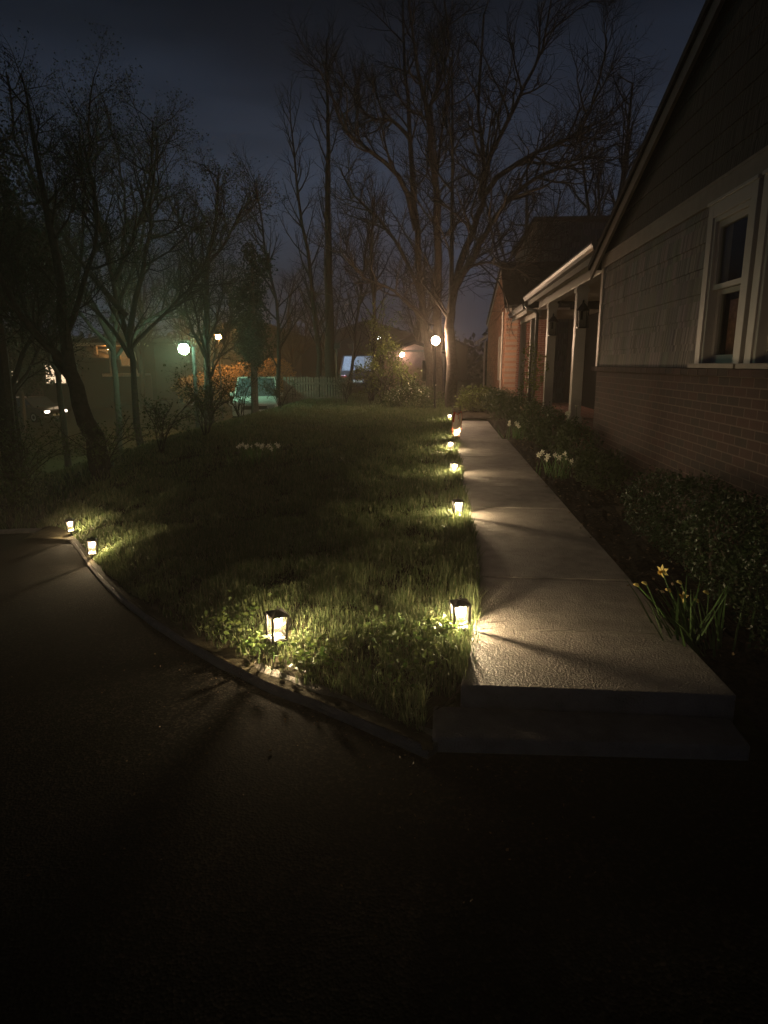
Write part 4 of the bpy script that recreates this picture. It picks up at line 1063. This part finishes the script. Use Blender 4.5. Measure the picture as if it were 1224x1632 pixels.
for x in (-2.4, -.5, .6, 2.4): MB().box(x-.1, x+.1, -2.15, -1.95, 2.1, 4.1).build('column', M['stone'], oh)
MB().ball((0,-1.1,3.85), .035, 6).build('porch_light', M['orange'], oh)
wh = far_house('wall_lamp_house', (-1.4, 36, -.1), 3.2, 6, 2.2, 'pink', 'far low house with a warm wall lamp on its pinkish wall', [(.9,.9,.8,.9,'dark')], roof_h=.7)
MB().ball((-.65,-.35,2.18), .14, 8).build('wall_lamp', M['wall_l'], wh)
MB().box(-1.6,1.6,-.45,-.402,2.32,2.40).build('eave_board', M['white'], wh)
for i, (x, y, w, h, lab) in enumerate([(-17, 58, 10, 4.5, 'dark far house behind the orange globe lamp'), (-7.5, 70, 11, 5, 'dark far house beyond the straight bare tree'), (-1.5, 66, 8, 4, 'dark far house beyond the big bare trees')]):
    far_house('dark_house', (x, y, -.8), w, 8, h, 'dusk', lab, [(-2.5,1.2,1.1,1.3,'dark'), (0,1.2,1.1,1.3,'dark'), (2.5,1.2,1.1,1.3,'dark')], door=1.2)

# ------------------------------------------------------------------ cars, front towards -y
def car(loc, rz, paint, label, suv=False, lights=None, glass='cglass'):
    t = thing('parked_car', loc, label, 'car', 'cars parked along the street and drives', rz)
    hw = .90; zb = .95 if not suv else 1.05; zt = 1.46 if not suv else 1.75; Lh = 2.2
    b = MB(); prof = [(-Lh, .30), (-Lh-.03, .55), (-Lh+.05, .78), (-Lh+.9, zb), (Lh-.55 if not suv else Lh-.05, zb+.03), (Lh, .8), (Lh+.02, .45), (Lh-.05, .28)]
    b.prism(prof, 'x', -hw, hw).build('body', M[paint], t, bevel=.07)
    y0, y1, y2, y3 = -Lh+.85, -Lh+1.65, (Lh-1.4 if not suv else Lh-.55), (Lh-.6 if not suv else Lh-.08)
    i = .17
    MB().add([(-hw+.06,y0,zb-.02),(hw-.06,y0,zb-.02),(hw-.06,y3,zb-.02),(-hw+.06,y3,zb-.02),(-hw+i,y1,zt),(hw-i,y1,zt),(hw-i,y2,zt),(-hw+i,y2,zt)],
             [(0,3,2,1),(4,5,6,7),(0,1,5,4),(1,2,6,5),(2,3,7,6),(3,0,4,7)]).build('glasshouse', M[glass], t, bevel=.02)
    MB().box(-hw+i-.02, hw-i+.02, y1-.02, y2+.02, zt-.015, zt+.035).build('roof', M[paint], t, bevel=.015)
    pl_ = MB()
    for sx in (-1, 1):
        pl_.tube([(sx*(hw-.05), y0, zb-.02), (sx*(hw-i+.01), y1, zt)], .035, 5).tube([(sx*(hw-.05), y3, zb-.02), (sx*(hw-i+.01), y2, zt)], .045, 5).tube([(sx*(hw-.05), (y1+y2)/2, zb), (sx*(hw-i+.01), (y1+y2)/2, zt)], .035, 5)
    pl_.build('pillars', M[paint], t)
    for sx in (-1, 1):
        for y in (-Lh+.85, Lh-.85):
            w = MB().lathe([(.22,-.09),(.32,-.09),(.335,-.05),(.335,.05),(.32,.09),(.22,.09)], 18).build('wheel', M['rubber'], t)
            w.data.transform(Matrix.Translation((sx*(hw-.06), y, .335)) @ Matrix.Rotation(R(90), 4, 'Y'))
            r = MB().lathe([(.03,.085),(.20,.095),(.215,.07),(.215,-.07),(.2,-.095),(.03,-.085)], 14).build('rim', M['chrome'], w)
            r.data.transform(Matrix.Translation((sx*(hw-.06), y, .335)) @ Matrix.Rotation(R(90), 4, 'Y'))
        MB().box(sx*.62-.16, sx*.62+.16, -Lh-.055, -Lh+.1, .60, .74).build('headlight', M['headl'] if lights else M['chrome'], t, bevel=.02)
        MB().box(sx*.70-.13, sx*.70+.13, Lh-.03, Lh+.045, .68, .86).build('tail_light', M['tail'], t, bevel=.02)
        MB().box(sx*(hw+.08)-.08, sx*(hw+.08)+.08, y0+.25, y0+.38, zb-.02, zb+.13).build('mirror', M[paint], t, bevel=.02)
    MB().box(-.26, .26, -Lh-.06, -Lh-.02, .42, .53).box(-.26, .26, Lh+.02, Lh+.05, .52, .63).build('plate', M['plate'], t)
    MB().box(-.5, .5, -Lh-.045, -Lh-.01, .56, .70).build('grille', M['black'], t)
    return t
car((-7.75, 28.2, -.72), R(12), 'paint_p', 'pale car at the bottom of the slope, seen through bare branches', suv=True)
car((-4.1, 34.6, .22), R(184), 'paint_d', 'dark car with a bright rear window beside the straight bare tree', suv=True, glass='reflw')  # pale window colour stands in for a bright reflection
car((-13.6, 40.5, -1.0), R(80), 'paint_d', 'dark car with small lights on, below the orange globe lamp', lights=True)
car((-25.5, 40.0, -1.9), R(70), 'paint_d', 'dark car on the street at the far left edge', lights=True)
# bluish lamp added out of sight to light the dark car's rear window
bl2 = thing('added_fill_lamp', (-4.75, 30.9, .1), 'added bluish fill lamp hidden behind the straight trunk, lighting the parked car', 'lamp')
MB().tube([(0,0,-.2),(0,0,2.3)], .04, 8).build('pole', M['iron'], bl2); MB().box(-.16,.16,-.05,.09,2.2,2.42).build('housing', M['iron'], bl2); MB().box(-.13,.13,.0905,.096,2.22,2.40).build('lens', M['fill_l'], bl2)

# picket fence by the lawn edge
pf = thing('picket_fence', (-6.5, 28, lawn_z(-6.5, 28)), 'weathered picket fence at the left far end of the lawn', 'fence')
pk = MB(); x = 0.0
while x < 2.6:
    h = 1.22+.02*math.sin(x*9)
    pk.prism([(x-.035, .08), (x+.035, .08), (x+.035, h), (x, h+.06), (x-.035, h)], 'y', -.012, .012); x += .115
pk.build('pickets', M['wood'], pf); MB().box(-.1, 2.65, .014, .06, .35, .43).box(-.1, 2.65, .014, .06, .95, 1.03).build('rail', M['wood'], pf)
for x in (-.05, 1.3, 2.6): MB().box(x-.05, x+.05, .062, .16, -.2, 1.25).build('post', M['wood'], pf)

# clipped hedge along the street, under the orange lamp
hd = thing('street_hedge', (-11.6, 38.9, -1.4), 'brown leafed hedge along the street lit orange by the globe lamp', 'hedge')
leaf_cloud('foliage', 'hedge', [((-2.6,0,1.6),(1.5,.6,.9)), ((-1.0,.1,1.9),(1.5,.6,1.0)), ((.6,0,2.2),(1.3,.6,1.0)), ((1.9,0,2.4),(1.2,.6,1.0))], 12000, .12, 101, hd, .25, .6)
MB().tube([(-2,0,-.2),(-2,0,1.2)], .04, 6).tube([(0,0,-.2),(0,0,1.4)], .04, 6).tube([(1.8,0,-.2),(1.8,0,1.6)], .04, 6).build('stem', M['bark'], hd)
# leaves in front of the lit porch on the far left
lb = thing('roadside_tree', (-23.5, 36, -2.2), 'leafy dark tree silhouetted before the lit house at the left edge', 'tree')
MB().tube([(0,0,0),(.1,0,2),(0,0,4.5)], [.18,.13,.05], 7).build('trunk', M['bark'], lb)
leaf_cloud('crown', 'ever', [((0,0,4.2),(1.9,1.4,1.6)), ((1.0,0,3.0),(1.2,1,1.0)), ((-1.6,0,3.4),(1.3,1,1.2))], 2600, .24, 103, lb, .5, .2)

# ------------------------------------------------------------------ trees standing farther back
far_spec = [dict(n=12, L=3.4, r=.07, ang=44, f0=.25, seg=5, up=.09), dict(n=7, L=1.6, r=.03, ang=42, seg=4), dict(n=4, L=.8, r=.018, ang=40, seg=3)]
def far_stems(h, seed):
    rg = random.Random(seed); s = [([(0,0,0),(rg.uniform(-.3,.3),0,h*.35),(rg.uniform(-.6,.6),0,h*.7),(rg.uniform(-1,1),0,h)], .24, .05)]
    for k in range(4):
        a = rg.random()*6.283; q = rg.uniform(.15,.32)*h
        s.append(([(0,0,h*.25),(math.cos(a)*q*.5, math.sin(a)*q*.5, h*.5),(math.cos(a)*q, math.sin(a)*q, h*rg.uniform(.75,.95))], .14, .04))
    return s
fa = tree('background_tree', (8.0, 35, .2), far_stems(14, 1), far_spec, 111, 'x', group='bare trees standing far back')
fb = tree('background_tree', (-15.0, 42, -1.5), far_stems(11, 2), far_spec, 112, 'x', group='bare trees standing far back')
FT = [((8.0,35,.2), 0, 1.0, 'bare tree rising beside the gable edge on the right'), ((5.2,44,.2), 1.9, 1.0, 'bare tree behind the tall dark block on the right'),
      ((-1.5,48,.0), .7, .72, 'bare tree straight behind the big many stemmed tree'), ((-7.5,46,-.5), 2.6, .68, 'bare tree far behind the straight slim trunk')]
for i, (p, rz, s, lab) in enumerate(FT): place(fa if i == 0 else copy_tree(fa), p, rz, lab, s)
FT = [((-15.0,42,-1.5), 0, .85, 'bare tree far behind the orange globe lamp'), ((-21,46,-1.5), 1.2, .95, 'bare tree far behind the budding tree on the left'),
      ((-11,50,-1), 2.4, .8, 'bare tree far behind the ivy clad column'), ((-27,40,-2), 3.3, .9, 'bare tree far left above the lit porch')]
for i, (p, rz, s, lab) in enumerate(FT): place(fb if i == 0 else copy_tree(fb), p, rz, lab, s)
# woods closing the horizon
wd = np.random.default_rng(5); c = []
for k in range(170):
    a = wd.uniform(-1.0, .35); r_ = wd.uniform(66, 92); hh = wd.uniform(3.5, 7.5)
    m_ = 90; d = wd.normal(size=(m_, 3)); d /= np.linalg.norm(d, axis=1)[:, None]; d *= wd.uniform(.3, 1, m_)[:, None]
    c.append(d*np.array([3.2, 2.2, hh*.5]) + np.array([r_*math.sin(a), r_*math.cos(a), hh*.5-1]))
tag(leaf_mesh('woods', M['ever'], leaf_quads(wd, np.concatenate(c), .8), wd), 'dark far woods closing the horizon behind the houses', 'woods', kind='stuff')

# ------------------------------------------------------------------ thin even volume added round the whole place, stands in for lens glare
if GLARE_HAZE > 0:
    hz = MB().box(-130, 130, -20, 120, -3.4, 19)
    hm = bpy.data.materials.new('glare_volume'); hm.use_nodes = True; n_ = hm.node_tree.nodes; n_.clear()
    pv = n_.new('ShaderNodeVolumePrincipled'); pv.inputs['Density'].default_value = GLARE_HAZE; pv.inputs['Color'].default_value = (.95, .86, .74, 1); pv.inputs['Anisotropy'].default_value = .55
    oo = n_.new('ShaderNodeOutputMaterial'); hm.node_tree.links.new(pv.outputs[0], oo.inputs['Volume'])
    h_ = hz.build('glare_haze', hm); tag(h_, 'added thin volume standing in for lens glare round the lamps', 'glare_haze', kind='stuff')
